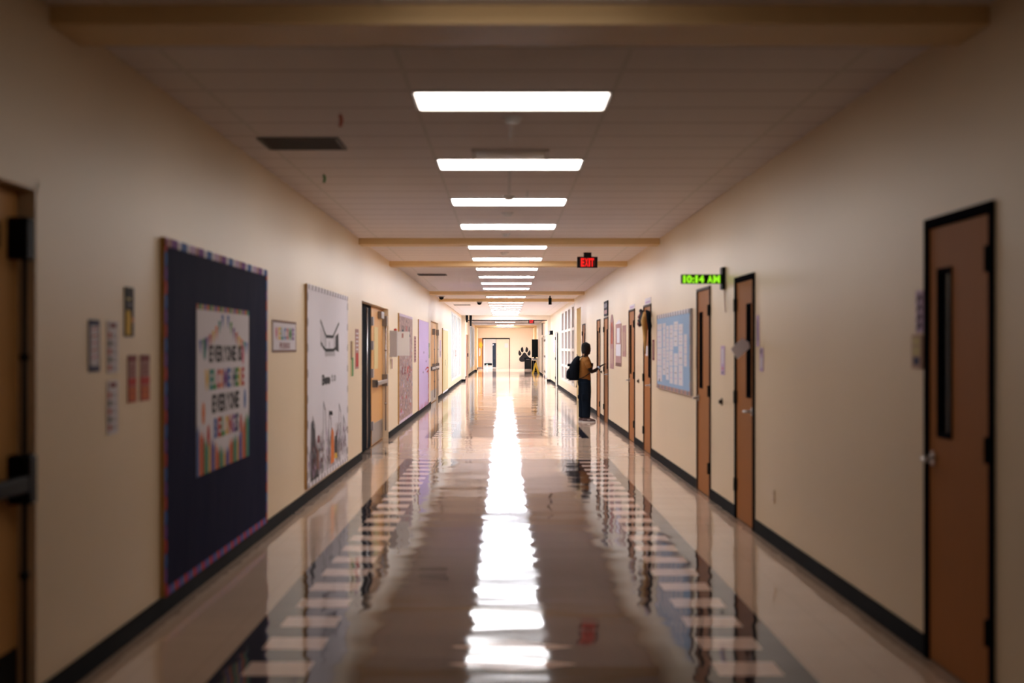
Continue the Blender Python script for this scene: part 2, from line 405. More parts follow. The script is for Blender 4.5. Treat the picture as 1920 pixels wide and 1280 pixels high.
MB().box(-.645, dx1 - .05, 0.0, .045, .01, dz1 - .075, M['plaincream'], .004).build('door_leaf', d)
MB().box(-.665, -.645, -.01, .05, 0, dz1 - .07, M['brown']).build('center_post', d)
MB().cyl((-.55, -.05, 1.1), .03, .05, M['chrome'], 'y').build('door_handle', d)
MB().rect(-.0, .28, 1.62, 1.95, -.002, M['white']).build('notice', d)
MB().box(dx0 + .05, dx0 + .09, .15, 1.05, .01, dz1 - .08, M['plaincream'], .004).build('open_leaf', d)
t = empty('wall_panel', (-.84, YF + 8.5, 0), 0, 'tall black slab standing upright behind the open leaf of the end doorway', 'panel')
MB().box(-.16, .16, 0, .12, .0, 2.0, M['blackcloth'], .01).build('slab', t); MB().box(-.16, -.06, -.005, 0, 1.84, 1.87, M['white']).build('tag', t)
t = empty('floor_marker', (-1.39, YF + 3.2, 0), 0, 'small mint green marker stand just inside the end doorway', 'marker')
MB().cyl((0, 0, 0), .16, .02, M['mint'], n=16).build('base', t); MB().cyl((0, 0, .02), .035, .3, M['mint'], n=10, r2=.025).build('post', t)
# orange leaf left of the end doorway
d = empty('door_12', (-1.86, YF, 0), 0, 'orange wooden door leaf folded back left of the end doorway', 'door', kind='structure')
MB().box(-.17, .12, -.05, -.005, .015, 2.34, M['oak'], .004).build('door_leaf', d); MB().box(-.16, .11, -.055, -.05, .02, .13, M['steel']).build('kick_plate', d)
t = empty('paper_sun', (-1.84, YF - .056, 1.62), 0, 'yellow paper sun pinned high on the orange door leaf', 'decoration')
mb = MB(); pts = []
for i in range(24):
    r = (.27 if i % 2 else .2); a = 2 * PI * i / 24; pts.append((r * .62 * math.cos(a), .22 + r * math.sin(a)))
mb.prism(pts, -.006, 0, M['yellow']); mb.build('rays', t)
MB().cyl((0, -.012, .22), .1, .006, M['signyellow'], 'y').build('disc', t)
t = empty('paper_notice', (-1.97, YF - .062, .95), 0, 'ragged white paper taped below the paper sun', 'paper')
MB().prism([(0, 0), (.1, .05), (.12, .3), (.1, .6), (.03, .66), (0, .5)], -.003, 0, M['white']).build('sheet', t)

# paw print on the end wall
def P(px, py): return ((px / 13.714 + 880 - 946) * 110 / 2666.7, 1.6 + (652 - (py / 13.714 + 620)) * 110 / 2666.7)
t = empty('paw_decal', (P(1415, 0)[0], YF - .0015, .7), 0, 'large black paw print painted on the end wall beside the doors', 'decal')
cx, cz = t.location.x, .7
def rel(pts): return [(P(*p)[0] - cx, P(*p)[1] - cz) for p in pts]
toeo = [(1283, 492), (1310, 530), (1338, 570), (1340, 605), (1322, 632), (1296, 640), (1272, 622), (1260, 585), (1264, 535)]
toei = [(1368, 412), (1382, 440), (1388, 475), (1395, 515), (1385, 542), (1362, 556), (1338, 540), (1322, 505), (1322, 460), (1342, 425)]
for pts in (toeo, toei):
    MB().prism(list(reversed(rel(pts)))[::-1] if False else rel(pts)[::-1], -.012, 0, M['ink']).build('toe', t)
    MB().prism(rel([(2 * 1417 - a, b) for a, b in pts]), -.012, 0, M['ink']).build('toe', t)
pad = [(1417, 555), (1385, 570), (1362, 610), (1330, 650), (1290, 690), (1278, 730), (1290, 770), (1325, 795), (1370, 797), (1417, 790)]
pad = pad + [(2 * 1417 - a, b) for a, b in pad[::-1][1:-1]]
MB().prism(rel(pad)[::1], -.012, 0, M['ink']).build('pad', t)

t = empty('trash_bin', (1.79, YF - .55, 0), 0, 'tall black trash bin against the end wall under the paw print', 'bin')
mb = MB(); mb.prismz([(-.25, -.22), (.25, -.22), (.25, .22), (-.25, .22)], 0, .72, M['black']); mb.build('body', t)
MB().box(-.29, .29, -.25, .25, .70, .76, M['black'], .01).build('rim', t)
MB().box(-.27, .27, -.24, .24, .76, .83, M['blackcloth'], .03).build('lid', t)
MB().box(-.12, .12, -.262, -.25, .71, .74, M['greyprint']).build('label_plate', t)

# kiosk, table and wet floor sign by the right wall
t = empty('folding_table', (2.08, 93.0, 0), 0, 'grey folding table against the right wall behind the yellow floor sign', 'table')
MB().box(-.24, .08, -.5, .5, .86, .90, M['offwhite'], .008).build('table_top', t)
MB().box(-.22, .06, -.48, .48, .80, .86, M['steel']).build('apron', t)
for sx in (-.2, .04):
    for sy in (-.44, .44): MB().tube([(sx, sy, 0), (sx, sy, .8)], .015, M['steel']).build('leg', t)
t = empty('display_screen', (1.94, 92.9, .9), 0, 'tall black portrait screen standing on the folding table', 'screen')
MB().box(-.16, .24, -.04, .04, .10, 1.26, M['black'], .012).build('screen_panel', t)
MB().box(-.14, .22, -.045, -.04, .13, 1.23, M['glassdark']).build('glass', t)
MB().box(-.02, .10, -.04, .04, .02, .12, M['black']).build('neck', t); MB().box(-.14, .2, -.12, .12, 0, .02, M['black'], .006).build('foot', t)
t = empty('black_drape', (1.93, 92.7, 0), 0, 'black cloth hanging down beneath the front of the folding table', 'cloth')
mb = MB(); pts = []
top = [(-.15, .78), (.12, .78)]
MB().prism([(-.16, .02), (.27, .02), (.22, .3), (.17, .45), (.1, .78), (-.14, .78)], -.05, .22, M['blackcloth']).build('cloth', t)
def wet_sign():
    t = empty('wet_floor_sign', (1.94, 88.5, 0), 0, 'yellow folding wet floor sign standing open near the folding table', 'sign')
    # an A-frame seen edge-on
    for s in (-1, 1):
        mb = MB()
        a = [(s * .24, .0), (s * .12, 0), (s * -.01, .50), (s * .0, .68), (s * .05, .66)]
        if s > 0: a = a[::-1]
        mb.prism(a, -.13, .13, M['signyellow']); mb.build('panel', t)
    MB().box(-.025, .025, -.05, .05, .63, .69, M['signyellow'], .008).build('hinge_cap', t)
    MB().tube([(-.12, .09, .2), (.12, .09, .2)], .006, M['signyellow'], 6).build('strut', t)
wet_sign()

# ------------------------------------------------------------------ right-hand doors
def side_door(n, y0, y1, lever, depth=0.035, leafm=None, window=True, label='', fm=None, fw=.05):
    fm = fm or M['frame']
    w = y1 - y0; leafm = leafm or M['wood']
    d = on_wall('door_%d' % n, 'R', y1, 0, label=label, cat='door', kind='structure')
    H = 2.26
    mb = MB().box(0, fw, -.018, .09, 0, H, fm, .004).box(w - fw, w, -.018, .09, 0, H, fm, .004).box(0, w, -.018, .09, H - fw, H, fm, .004)
    mb.build('door_frame', d)
    lx0, lx1 = fw + .004, w - fw - .004
    f0 = .0                                     # leaf face nearly flush with the wall
    s = 1 if lever == 'near' else -1            # near = reader's right
    lw = lx1 - lx0
    wx = (lx1 - .19 - .17 * lw) if s > 0 else (lx0 + .17 * lw)
    wx0, wx1 = wx, wx + .19
    z0, z1 = 1.17, 1.98
    mb = MB()
    if window:
        for b in ((lx0, wx0, .01, H - fw - .004), (wx1, lx1, .01, H - fw - .004), (wx0, wx1, .01, z0), (wx0, wx1, z1, H - fw - .004)):
            mb.box(b[0], b[1], f0, f0 + .045, b[2], b[3], leafm)
    else: mb.box(lx0, lx1, f0, f0 + .045, .01, H - fw - .004, leafm)
    leaf = mb.build('door_leaf', d)
    if window:
        g = MB().box(wx0, wx1, f0 + .015, f0 + .03, z0, z1, M['glassdark']).build('window_pane', d)
        MB().box(wx0 - .018, wx0 + .006, f0 - .008, f0 + .02, z0 - .018, z1 + .018, M['frame']).box(wx1 - .006, wx1 + .018, f0 - .008, f0 + .02, z0 - .018, z1 + .018, M['frame'])\
            .box(wx0, wx1, f0 - .008, f0 + .02, z0 - .018, z0 + .006, M['frame']).box(wx0, wx1, f0 - .008, f0 + .02, z1 - .006, z1 + .018, M['frame']).build('window_trim', d)
    hx = lx0 if s > 0 else lx1
    for hz in (.32, 1.14, 2.0):
        MB().cyl((hx, f0 - .022, hz - .06), .012, .12, M['black'], n=8).box(hx - .035, hx + .035, f0 - .018, f0, hz - .057, hz + .057, M['black']).build('hinge', d)
    kx = lx1 - .07 if s > 0 else lx0 + .07
    h = MB().cyl((kx, f0 - .012, 1.04), .036, .012, M['chrome'], 'y').tube([(kx, f0 - .01, 1.04), (kx, f0 - .06, 1.04), (kx - s * .02, f0 - .066, 1.04), (kx - s * .12, f0 - .066, 1.035)], [.012, .011, .011, .008], M['chrome'], 8)
    h.build('door_handle', d)
    return d
names = ['brown wooden door closest to the camera on the right wall', 'brown wooden door just past the green clock, paper hung by its window', 'brown wooden door beside the blue bulletin board',
         'brown wooden door with a black garland hanging over it', 'brown wooden door after the wooden growth chart', 'brown wooden door the person is reaching to', 'brown wooden door just beyond the person',
         'brown wooden door hidden partly by the head of the person', 'white framed door beyond the paned windows', 'pale door past the first header on the right', 'second pale door past the first header on the right']
for i, (a, b, lv) in enumerate(R_DOORS):
    far = i >= 8
    side_door(i + 13, a, b, lv, leafm=M['plaincream'] if far else M['wood'], window=not far, label=names[i], fm=M['paleframe'] if far else M['bframe'] if i >= 2 else M['frame'], fw=.05 if i < 2 else .03)

# left-hand double doors with panic hardware
def left_door(n, y0, y1, H, rec, leaves, label, frame_m=None):
    w = y1 - y0
    d = on_wall('door_%d' % n, 'L', y0, 0, label=label, cat='door', kind='structure')
    fm = frame_m or M['wall']
    MB().box(0, .03, 0, rec, 0, H, fm).box(w - .03, w, 0, rec, 0, H, fm).box(0, w, .0, rec, H - .04, H, fm).build('door_frame', d)
    for (a, b, m, hard, rod) in leaves:
        leaf = MB().box(a, b, rec, rec + .045, .012, H - .045, m, .004).build('door_leaf', d)
        hm = M['steel'] if m is M['oak'] and hard == 'steel' else M['black']
        if rod:
            rx = b - .09
            MB().box(rx - .05, rx + .05, rec - .09, rec, 1.98, 2.16, hm, .008).build('top_latch', d)
            MB().tube([(rx, rec - .06, .15), (rx, rec - .06, 2.0)], .012, hm, 8).ball((rx, rec - .06, 1.56), .022, hm).ball((rx, rec - .06, .62), .022, hm).build('latch_rod', d)
            MB().box(rx - .05, rx + .05, rec - .10, rec, .93, 1.14, hm, .01).build('latch_case', d)
            MB().box(a + .12, rx - .05, rec - .10, rec - .055, .985, 1.055, hm, .01).box(a + .12, a + .17, rec - .09, rec, .96, 1.08, hm).build('push_bar', d)
        if hard == 'kick' or hard == 'steel':
            MB().box(a + .02, b - .02, rec - .004, rec, .03, .36, M['steel']).build('kick_plate', d)
        elif hard == 'dark':
            MB().box(a + .02, b - .02, rec - .004, rec, .03, .30, M['black']).build('kick_plate', d)
    return d
d = left_door(1, 3.9, 6.25, 2.33, .075, [(.035, 1.15, M['oak'], 'dark', False), (1.16, 2.31, M['oak'], 'dark', True)], 'orange wooden double door with black push bar, nearest on the left wall')
MB().box(2.03, 2.06, .065, .075, 2.02, 2.13, M['black']).build('latch_slot', d)
d = left_door(2, 20.4, 25.13, 2.32, .10, [(.035, 2.50, M['blackcloth'], '', False), (2.57, 4.69, M['oak'], 'steel', True)], 'double door with one black leaf and one orange leaf after the white drawing board')
MB().tube([(1.57, .075, .05), (1.57, .075, 2.22)], .012, M['chrome'], 8).build('latch_rod', d)
for z in (2.03, 1.64, 1.19, .34): MB().box(2.46, 2.60, .06, .10, z - .07, z + .07, M['greyw'], .004).build('hinge', d)
MB().box(3.0, 3.7, .094, .1, 1.25, 1.95, M['straw']).build('notice', d)
MB().box(3.7, 4.2, .03, .1, 2.1, 2.22, M['steel'], .01).build('door_closer', d)
d = left_door(3, 39.5, 43.98, 2.40, .06, [(.035, 2.2, M['oak'], 'steel', True), (2.26, 4.44, M['oak'], 'steel', True)], 'orange double door between the lilac board and the straw yellow board')
for z in (2.1, 1.19, .34): MB().box(.03, .12, .02, .06, z - .09, z + .09, M['greyw'], .004).build('hinge', d)
d = left_door(4, 75.3, 80.9, 2.36, .05, [(.035, 5.56, M['tan'], '', False)], 'tan wooden door past the first header on the left wall')
MB().box(5.2, 5.4, 0, .05, 1.1, 1.3, M['black']).build('door_handle', d)

# ------------------------------------------------------------------ windows in the far walls
def paned(n, side, y0, y1, z0, z1, cols, zs, pane, frame, label, rec=.06):
    w = y1 - y0
    d = on_wall('window_%d' % n, side, y1 if side == 'R' else y0, 0, label=label, cat='window', kind='structure')
    MB().box(0, w, rec, rec + .02, z0, z1, pane).build('window_pane', d)
    mb = MB(); e = [0] + [x for c in cols for x in c] + [w]
    for a, b in zip(e[0::2], e[1::2]): mb.box(a, b, -.01, rec, z0, z1, frame)
    for z in zs: mb.box(0, w, -.005, rec, z - .045, z + .045, frame)
    mb.build('window_frame', d)
    return d
cols = [(55.18 - a, 55.18 - b) for a, b in ((54.2, 52.3), (51.3, 49.5), (48.8, 47.0), (45.9, 44.55))]
cols = [(c[0] - .0, c[1]) for c in cols]
paned(1, 'R', 44.4, 55.2, .38, 2.98, cols, (.42, .95, 1.53, 2.21, 2.95), M['pane'], M['mullion'], 'tall white mullioned windows with grey panes on the right wall')
n = 7; w = 67.0 - 54.67
paned(2, 'L', 54.67, 67.0, .32, 3.0, [(w * i / n + .40, w * (i + 1) / n - .40) for i in range(n)], (.35, 2.97), M['brightpane'], M['mullion_blue'], 'tall daylit bluish windows on the left wall before the header')
n = 4; w = 96.6 - 84.1
paned(3, 'L', 84.1, 96.6, .4, 2.95, [(w * i / n + .6, w * (i + 1) / n - .4) for i in range(n)], (.43, 2.92), M['brightpane'], M['mullion_blue'], 'daylit bluish windows on the left wall past the header')

# ------------------------------------------------------------------ ceiling lights
def light(n):
    t = empty('ceiling_light', (0.045, 0, ZC), 0, '', 'ceiling light', 'recessed troffer lights in a row down the ceiling')
    MB().box(-.61, .61, -.305, -.285, -.012, .0, M['fixture']).box(-.61, .61, .285, .305, -.012, 0, M['fixture']).box(-.61, -.585, -.285, .285, -.012, 0, M['fixture']).box(.585, .61, -.285, .285, -.012, 0, M['fixture']).build('fixture_frame', t)
    return t
lens_pts = []
for cx_, cy_, a0 in ((.565, .265, 0), (-.565, .265, 90), (-.565, -.265, 180), (.565, -.265, 270)):
    for k in range(5):
        a = math.radians(a0 + k * 22.5); lens_pts.append((cx_ + .02 * math.cos(a), cy_ + .02 * math.sin(a)))
LIGHTS = [5.50, 8.25 + .3, 11.6, 14.65, 17.7, 21.3, 24.3, 27.4, 30.45, 33.5, 36.55, 42.6, 48.0, 51.05, 54.1, 57.15, 60.2, 63.25, 66.3, 84.5, 96.0]
ordw = ['', 'first', 'second', 'third', 'fourth', 'fifth', 'sixth', 'seventh', 'eighth', 'ninth', 'tenth', 'eleventh', 'twelfth', 'thirteenth', 'fourteenth', 'fifteenth', 'sixteenth', 'seventeenth', 'eighteenth', 'nineteenth', 'twentieth']
POWER = 11.6
for i, y in enumerate(LIGHTS):
    t = light(i); t.location.y = y + .29
    if i == 0: t['label'] = 'white ceiling light above the near beam, out of the frame'
    else: t['label'] = '%s glowing white rectangular ceiling light counted from the camera' % ordw[i]
    far = min(1.0, max(0.0, (y - 9) / 40))
    s = POWER * (0.24 if i == 0 else 0.40 if i == 1 else 0.74 if i == 2 else 1.0 + 3.2 * far)
    warm = max(0.0, 1 - y / 20); col = (1.0 - 0.15 * far, 0.93 + 0.01 * far - 0.08 * warm, 0.87 + 0.23 * far - 0.17 * warm)
    MB().prismz(lens_pts, -.045 if i == 0 else -.018 if i < 11 else -.010, -.001, lens(i, s, col)).build('diffuser', t)
# unseen fixtures added past the headers and end doors to brighten the far end
for y, lb in ((70.3, 'unseen white ceiling light added just behind the first header'), (73.3, 'second unseen white ceiling light added behind the first header'), (76.3, 'third unseen white ceiling light added behind the first header'),
              (99.5, 'unseen white ceiling light added just behind the far header'), (102.5, 'second unseen white ceiling light added behind the far header'), (105.5, 'unseen white ceiling light added closest to the end wall'), (112.0, 'unseen white ceiling light added right inside the hall beyond the end doors'), (116.0, 'unseen white ceiling light added in the hall beyond the end doors'), (128.0, 'unseen white ceiling light added deep in the hall beyond the end doors')):
    t = light(0); t.location.y = y; t['label'] = lb
    MB().prismz(lens_pts, -.010, -.002, lens(99, POWER * (8.0 if y < 111 else 30.0), (.90, .95, 1.06))).build('diffuser', t)

# ceiling fittings
def vent(x, y, label):
    t = empty('ceiling_vent', (x, y, ZC), 0, label, 'vent', 'return air grilles in the ceiling')
    MB().box(-.3, .3, -.3, -.27, -.012, 0, M['grille']).box(-.3, .3, .27, .3, -.012, 0, M['grille']).box(-.3, -.27, -.27, .27, -.012, 0, M['grille']).box(.27, .3, -.27, .27, -.012, 0, M['grille']).build('vent_frame', t)
    mb = MB().box(-.27, .27, -.27, .27, -.003, 0, M['black'])
    for k in range(14): mb.box(-.27, .27, -.26 + k * .038, -.245 + k * .038, -.010, -.003, M['grille'])
    mb.build('grille', t)
vent(-1.52, 10.72, 'dark square air grille in the ceiling near the first light')
vent(-1.52, 29.9, 'dark air grille in the ceiling past the hanging exit sign')
vent(-1.52, 51.0, 'thin dark air grille in the ceiling near the daylit windows')
t = empty('air_diffuser', (0.045, 11.3, ZC), 0, 'pale curved air diffuser in the ceiling before the second light', 'vent')
MB().box(-.305, .305, -.25, -.23, -.015, 0, M['fixture']).box(-.305, -.285, -.23, .23, -.015, 0, M['fixture']).box(.285, .305, -.23, .23, -.015, 0, M['fixture']).build('frame', t)
mb = MB()
rings = [((x, 0, -.004), (0, .21, 0), (0, 0, .028)) for x in (-.27, .27)]
mb.loft(rings, M['offwhite'], 16); mb.build('curved_blade', t)
def detector(x, y, r, label):
    t = empty('smoke_detector', (x, y, ZC), 0, label, 'smoke detector', 'round smoke detectors on the ceiling')
    MB().cyl((0, 0, -.012), r, .012, M['offwhite']).build('base', t)
    MB().cyl((0, 0, -.045), r * .6, .033, M['offwhite'], r2=r * .95).build('sensor_head', t)
detector(.05, 9.5, .065, 'round white smoke detector right after the first ceiling light')
detector(.045, 14.42, .06, 'round white smoke detector just before the third ceiling light')
detector(.03, 16.2, .075, 'round smoke detector between the third and fourth ceiling lights')
detector(.02, 19.2, .06, 'round smoke detector between the fourth light and the second beam')
detector(.0, 23.0, .07, 'round smoke detector level with the hanging exit sign')
detector(.0, 52.6, .09, 'round smoke detector between far lights before the first header')
detector(.0, 58.8, .12, 'furthest round smoke detector before the first header')
def camera_dome(x, y, z, label):
    t = empty('security_camera', (x, y, z), 0, label, 'camera')
    MB().cyl((0, 0, -.03), .09, .03, M['greyw']).build('base', t); MB().ball((0, 0, -.04), (.07, .07, .07), M['black']).build('dome', t)
camera_dome(-1.88, 42.4, ZC, 'dark dome camera on the ceiling close to the left wall')
camera_dome(-.79, 44.75, ZC - .085, 'dark dome camera under the fifth ceiling beam')
t = empty('hanging_speaker', (1.35, 42.2, ZC - .26), 0, 'black cylinder hanging from the ceiling before the paned windows', 'speaker')
MB().cyl((0, 0, 0), .045, .2, M['black'], r2=.05).build('body', t); MB().cyl((0, 0, .2), .02, .06, M['black']).build('stem', t)
for x, y, l, lb in ((-1.78, 67.2, .13, 'short black bracket hanging at the corner of the first header'), (-1.6, 67.2, .30, 'longer black bracket hanging by the corner of the first header')):
    t = empty('hanging_bracket', (x, y, 2.93 - l), 0, lb, 'bracket'); MB().box(-.04, .04, -.04, .04, 0, l, M['black'], .006).box(-.06, .06, -.05, .05, l, ZC - 2.93 + l, M['black']).build('bracket', t)
for (px, y, zl, m, lb) in ((-1.09, 9.35, .08, 'rust', 'orange paper streamer hanging from the ceiling beside the first vent'), (-1.61, 12.6, .07, 'green', 'small dark green tag hanging from the ceiling past the first vent')):
    t = empty('hanging_tag', (px, y, ZC - zl - .01), 0, lb, 'decoration')
    MB().prism([(0, 0), (.02, -.0), (.03, zl * .5), (.022, zl), (-.002, zl), (.006, zl * .5)], -.002, .002, M[m]).build('strip', t)
    MB().tube([(.01, 0, zl), (.01, 0, zl + .01)], .002, M['ink'], 5).build('thread', t)

def exit_sign(x0, x1, y, z0, z1, zt, label):
    w, h = x1 - x0, z1 - z0
    t = empty('exit_sign', (x0, y, z0), 0, label, 'exit sign')
    MB().box(0, w, 0, .05, 0, h, M['black'], .006).build('housing', t)
    MB().box(w * .32, w * .70, .005, .045, h, zt - z0, M['black']).build('mount', t)
    MB().box(.040, w - .040, -.003, 0, .022, h - .018, M['exitface']).build('face', t)
    mb = MB(); write(mb, 'EXIT', w * .17, h * .15, w * .66, h * .70, -.006, M['led_red'], .9)
    mb.build('lettering', t)
exit_sign(1.175, 1.505, 23.0, 2.895, 3.075, ZC, 'red lit exit sign hanging over the near half of the corridor')
exit_sign(1.13, 1.41, 67.3, 2.76, 2.93, ZC - .21, 'small red lit exit sign hanging under the far header')

# clock
t = empty('wall_clock', (XR, 14.1, 2.20), 0, 'black LED clock sticking out of the right wall, green digits', 'clock')
MB().box(-.035, 0, -.05, .10, -.02, .20, M['black'], .006).build('wall_mount', t)
MB().box(-.435, -.03, -.02, .035, .035, .128, M['black'], .006).build('housing', t)
mb = MB(); write(mb, '10:14 AM', -.425, .046, .375, .072, -.024, M['led_green'], .95); mb.build('digits', t)
t = empty('power_cord', (XR - .006, 14.12, 1.95), 0, 'thin brown cord running down the wall under the clock', 'cord')
MB().tube([(0, 0, .24), (0, -.04, .12), (0, -.10, 0)], .004, M['tan'], 6).build('cord', t)

# ------------------------------------------------------------------ things on the left wall
RAIN = [M[k] for k in ('red', 'yellow', 'blue', 'orange', 'green', 'purple', 'pink', 'teal')]
def border(t, w, h, mats, thick=.055, tops=None, y=-.026, sides=True):
    for nm in ('top', 'bottom') + (('l', 'r') if sides else ()):
        mb = MB(); L = w if nm in ('top', 'bottom') else h; n = max(4, int(L / .085))
        for i in range(n):
            a, b = L * i / n, L * (i + 1) / n; mm = (tops if (nm == 'top' and tops) else mats); m = mm[(i * 5 + i // 3) % len(mm)]
            pts = [(a, 0), (b, 0)] + [(a + (b - a) * (.5 + .5 * math.cos(q)), thick * .62 + thick * .38 * math.sin(q)) for q in (0, PI / 4, PI / 2, 3 * PI / 4, PI)]
            if nm == 'top': pts = [(p[0], h - p[1]) for p in pts][::-1]
            elif nm == 'l': pts = [(p[1], p[0]) for p in pts][::-1]
            elif nm == 'r': pts = [(w - p[1], p[0]) for p in pts]
            mb.prism(pts, y - .002 - .0004 * (i % 2), y, m)
        mb.build('border', t)
def board(side, y0, y1, z0, z1, m, label, name='bulletin_board', bm=None, tops=None, sides=True, pm=None, group='large paper covered bulletin boards'):
    w, h = y1 - y0, z1 - z0
    t = on_wall(name, side, y0 if side == 'L' else y1, z0, label=label, cat='bulletin board', group=group)
    MB().box(0, w, -.022, 0, 0, h, pm or M['pine'], .002).build('backing', t)
    MB().box(.008, w - .008, -.026, -.022, .008, h - .008, m).build('paper', t)
    if bm: border(t, w, h, bm, tops=tops, sides=sides)
    return t, w, h
def sheet(side, y0, y1, z0, z1, m, label, name='poster', cat='poster', off=0, group=None, th=.003):
    w, h = y1 - y0, z1 - z0
    t = on_wall(name, side, y0 if side == 'L' else y1, z0, label=label, cat=cat, group=group)
    t.location.x += off if side == 'L' else -off
    MB().box(0, w, -th, 0, 0, h, m).build('sheet', t)
    return t, w, h

wp = [M['white'], M['lilac'], M['greyprint'], M['white'], M['rose']]
t, w, h = board('L', 8.46, 12.12, .115, 2.26, M['navy'], 'large navy blue paper board with rainbow scalloped border', bm=RAIN, tops=[M['lilac'], M['white'], M['blue'], M['white'], M['purple'], M['rose']])
# welcome poster
t, w, h = sheet('L', 9.33, 11.23, .75, 1.89, M['white'], 'white welcome poster with rainbow letters and pencils on the navy board', off=.027)
mb = MB(); e = -.0042
K = [M[k] for k in ('red', 'blue', 'yellow', 'green', 'orange', 'purple', 'teal')]
for i in range(38): mb.rect(w * i / 38, w * (i + .9) / 38, h - .035, h, e, K[i * 3 % 7])
def bunt(x0, z0, x1, z1, n, sag):
    for i in range(n):
        f = (i + .5) / n; x = x0 + (x1 - x0) * f; z = z0 + (z1 - z0) * f - sag * 4 * f * (1 - f)
        mb.poly([(x - .045, z), (x, z - .10), (x + .045, z)], e, K[(i * 2 + 1) % 7])
bunt(.05, h - .24, .9, h - .03, 8, .05); bunt(1.0, h - .03, w - .05, h - .25, 8, .05)
mb.build('bunting', t)
mb = MB(); write(mb, 'EVERYONE IS', .38, h * .665, 1.22, h * .095, e, M['ink'], .95)
write(mb, 'EVERYONE', .48, h * .355, 1.0, h * .105, e, M['ink'], .95)
write(mb, 'WELCOME HERE', .24, h * .50, 1.46, h * .115, e, [M[k] for k in ('yellow', 'teal', 'green', 'red', 'orange', 'purple', 'blue', 'darknavy', 'green', 'yellow', 'red')], .95)
write(mb, 'BELONGS', .54, h * .20, .92, h * .115, e, [M[k] for k in ('blue', 'red', 'green', 'yellow', 'red', 'purple', 'darknavy')], .95)
mb.build('lettering', t)
mb = MB()
for i, (x, z, m) in enumerate(((.24, .74, 'teal'), (.20, .36, 'orange'), (1.64, .70, 'pink'), (1.72, .40, 'blue'), (.36, .22, 'red'), (1.55, .24, 'red'))):
    MB().poly([(x + .05 * math.cos(a), h * z + .08 * math.sin(a)) for a in [q * PI / 4 for q in range(8)]], e, M[m]).build('balloon', t)
for i in range(26):
    f = i / 25; hh = .10 + .20 * abs(2 * f - 1) ** 2 + random.uniform(-.03, .03); x = f * (w - .07)
    m = K[(i * 3 + 1) % 7]; MB().poly([(x, 0), (x + .066, 0), (x + .066, hh), (x + .033, hh + .06), (x, hh)], e, m).build('pencil', t)
# small signs before the navy board
GP = 'small printed signs on the near left wall'
t, w, h = sheet('L', 7.00, 7.19, 1.48, 1.74, M['darknavy'], 'navy framed white sign, nearest of the small signs on the left wall', group=GP)
mb = MB().rect(.025, w - .025, .03, h - .03, -.0035, M['white'])
for i in range(5): mb.stroke([(.05, .07 + i * .035), (w - .05, .08 + i * .035)], .008, -.0042, M['red' if i % 2 else 'pink'])
mb.build('print', t)
def checklist(z0, z1, lb):
    t, w, h = sheet('L', 7.33, 7.53, z0, z1, M['white'], lb, group=GP)
    mb = MB().rect(.04, w - .04, h - .035, h - .012, -.004, M['maroon'])
    for i in range(5):
        z = h - .075 - i * .042
        mb.poly([(.038 + .028 * math.cos(a), z + .017 * math.sin(a)) for a in [q * PI / 4 for q in range(8)]], -.004, M['red' if i % 2 == 0 else 'ink'])
        for k in range(2): mb.rect(.075, w - .03 - .02 * k, z - .010 + k * .012, z - .005 + k * .012, -.004, M['greyprint'])
    mb.build('print', t)
checklist(1.47, 1.74, 'white sheet with red dotted list, upper of two such'); checklist(1.15, 1.43, 'white sheet with red dotted list, lower of two such')
t, w, h = sheet('L', 7.66, 7.85, 1.66, 1.93, M['ink'], 'black and yellow poster, highest small sign before the navy board', group=GP)
MB().poly([(.02, .01), (.12, .01), (.13, .1), (.11, .14), (.05, .15), (.02, .13)], -.004, M['yellow']).poly([(.15, .08), (.18, .08), (.18, .1), (.15, .11)], -.004, M['orange']).rect(.03, .12, .2, .212, -.004, M['straw']).rect(.05, .14, .17, .18, -.004, M['greyprint']).build('print', t)
for a, b, lb in ((7.73, 7.91, 'orange and red notice further from the navy board'), (7.99, 8.20, 'orange and red notice closer to the navy board')):
    t, w, h = sheet('L', a, b, 1.30, 1.56, M['rose'], lb, group=GP)
    mb = MB().rect(0, w, 0, h * .34, -.0035, M['rust']).rect(0, w, h * .36, h * .52, -.0035, M['red']).rect(0, w, h * .86, h, -.0035, M['maroon'])
    for i in range(3): mb.stroke([(.03, h * (.58 + .09 * i)), (w - .03, h * (.6 + .09 * i))], .012, -.004, M['maroon'])
    mb.stroke([(.04, h * .3), (w * .5, h * .2), (w - .04, h * .3)], .01, -.004, M['orange']); mb.stroke([(.05, h * .12), (w - .05, h * .12)], .012, -.004, M['orange'])
    mb.build('print', t)
# welcome sign between boards
t, w, h = sheet('L', 12.53, 13.95, 1.56, 1.85, M['white'], 'wide white welcome sign between the navy board and white board', name='welcome_sign', cat='sign')
mb = MB(); write(mb, 'WELCOME', .12, h * .42, w - .24, h * .36, -.004, [M[k] for k in ('pink', 'yellow', 'teal', 'blue', 'red', 'green', 'purple')], .8)
mb.build('lettering', t)
mb = MB(); write(mb, 'FRIENDS', .4, h * .13, w - .8, h * .17, -.004, M['maroon'], .8); mb.build('small_lettering', t)
mb = MB(); 
for a, b, c_, d_ in ((0, w, 0, .02), (0, w, h - .02, h), (0, .03, 0, h), (w - .03, w, 0, h)): mb.rect(a, b, c_, d_, -.005, M['brown'])
mb.build('edging', t)
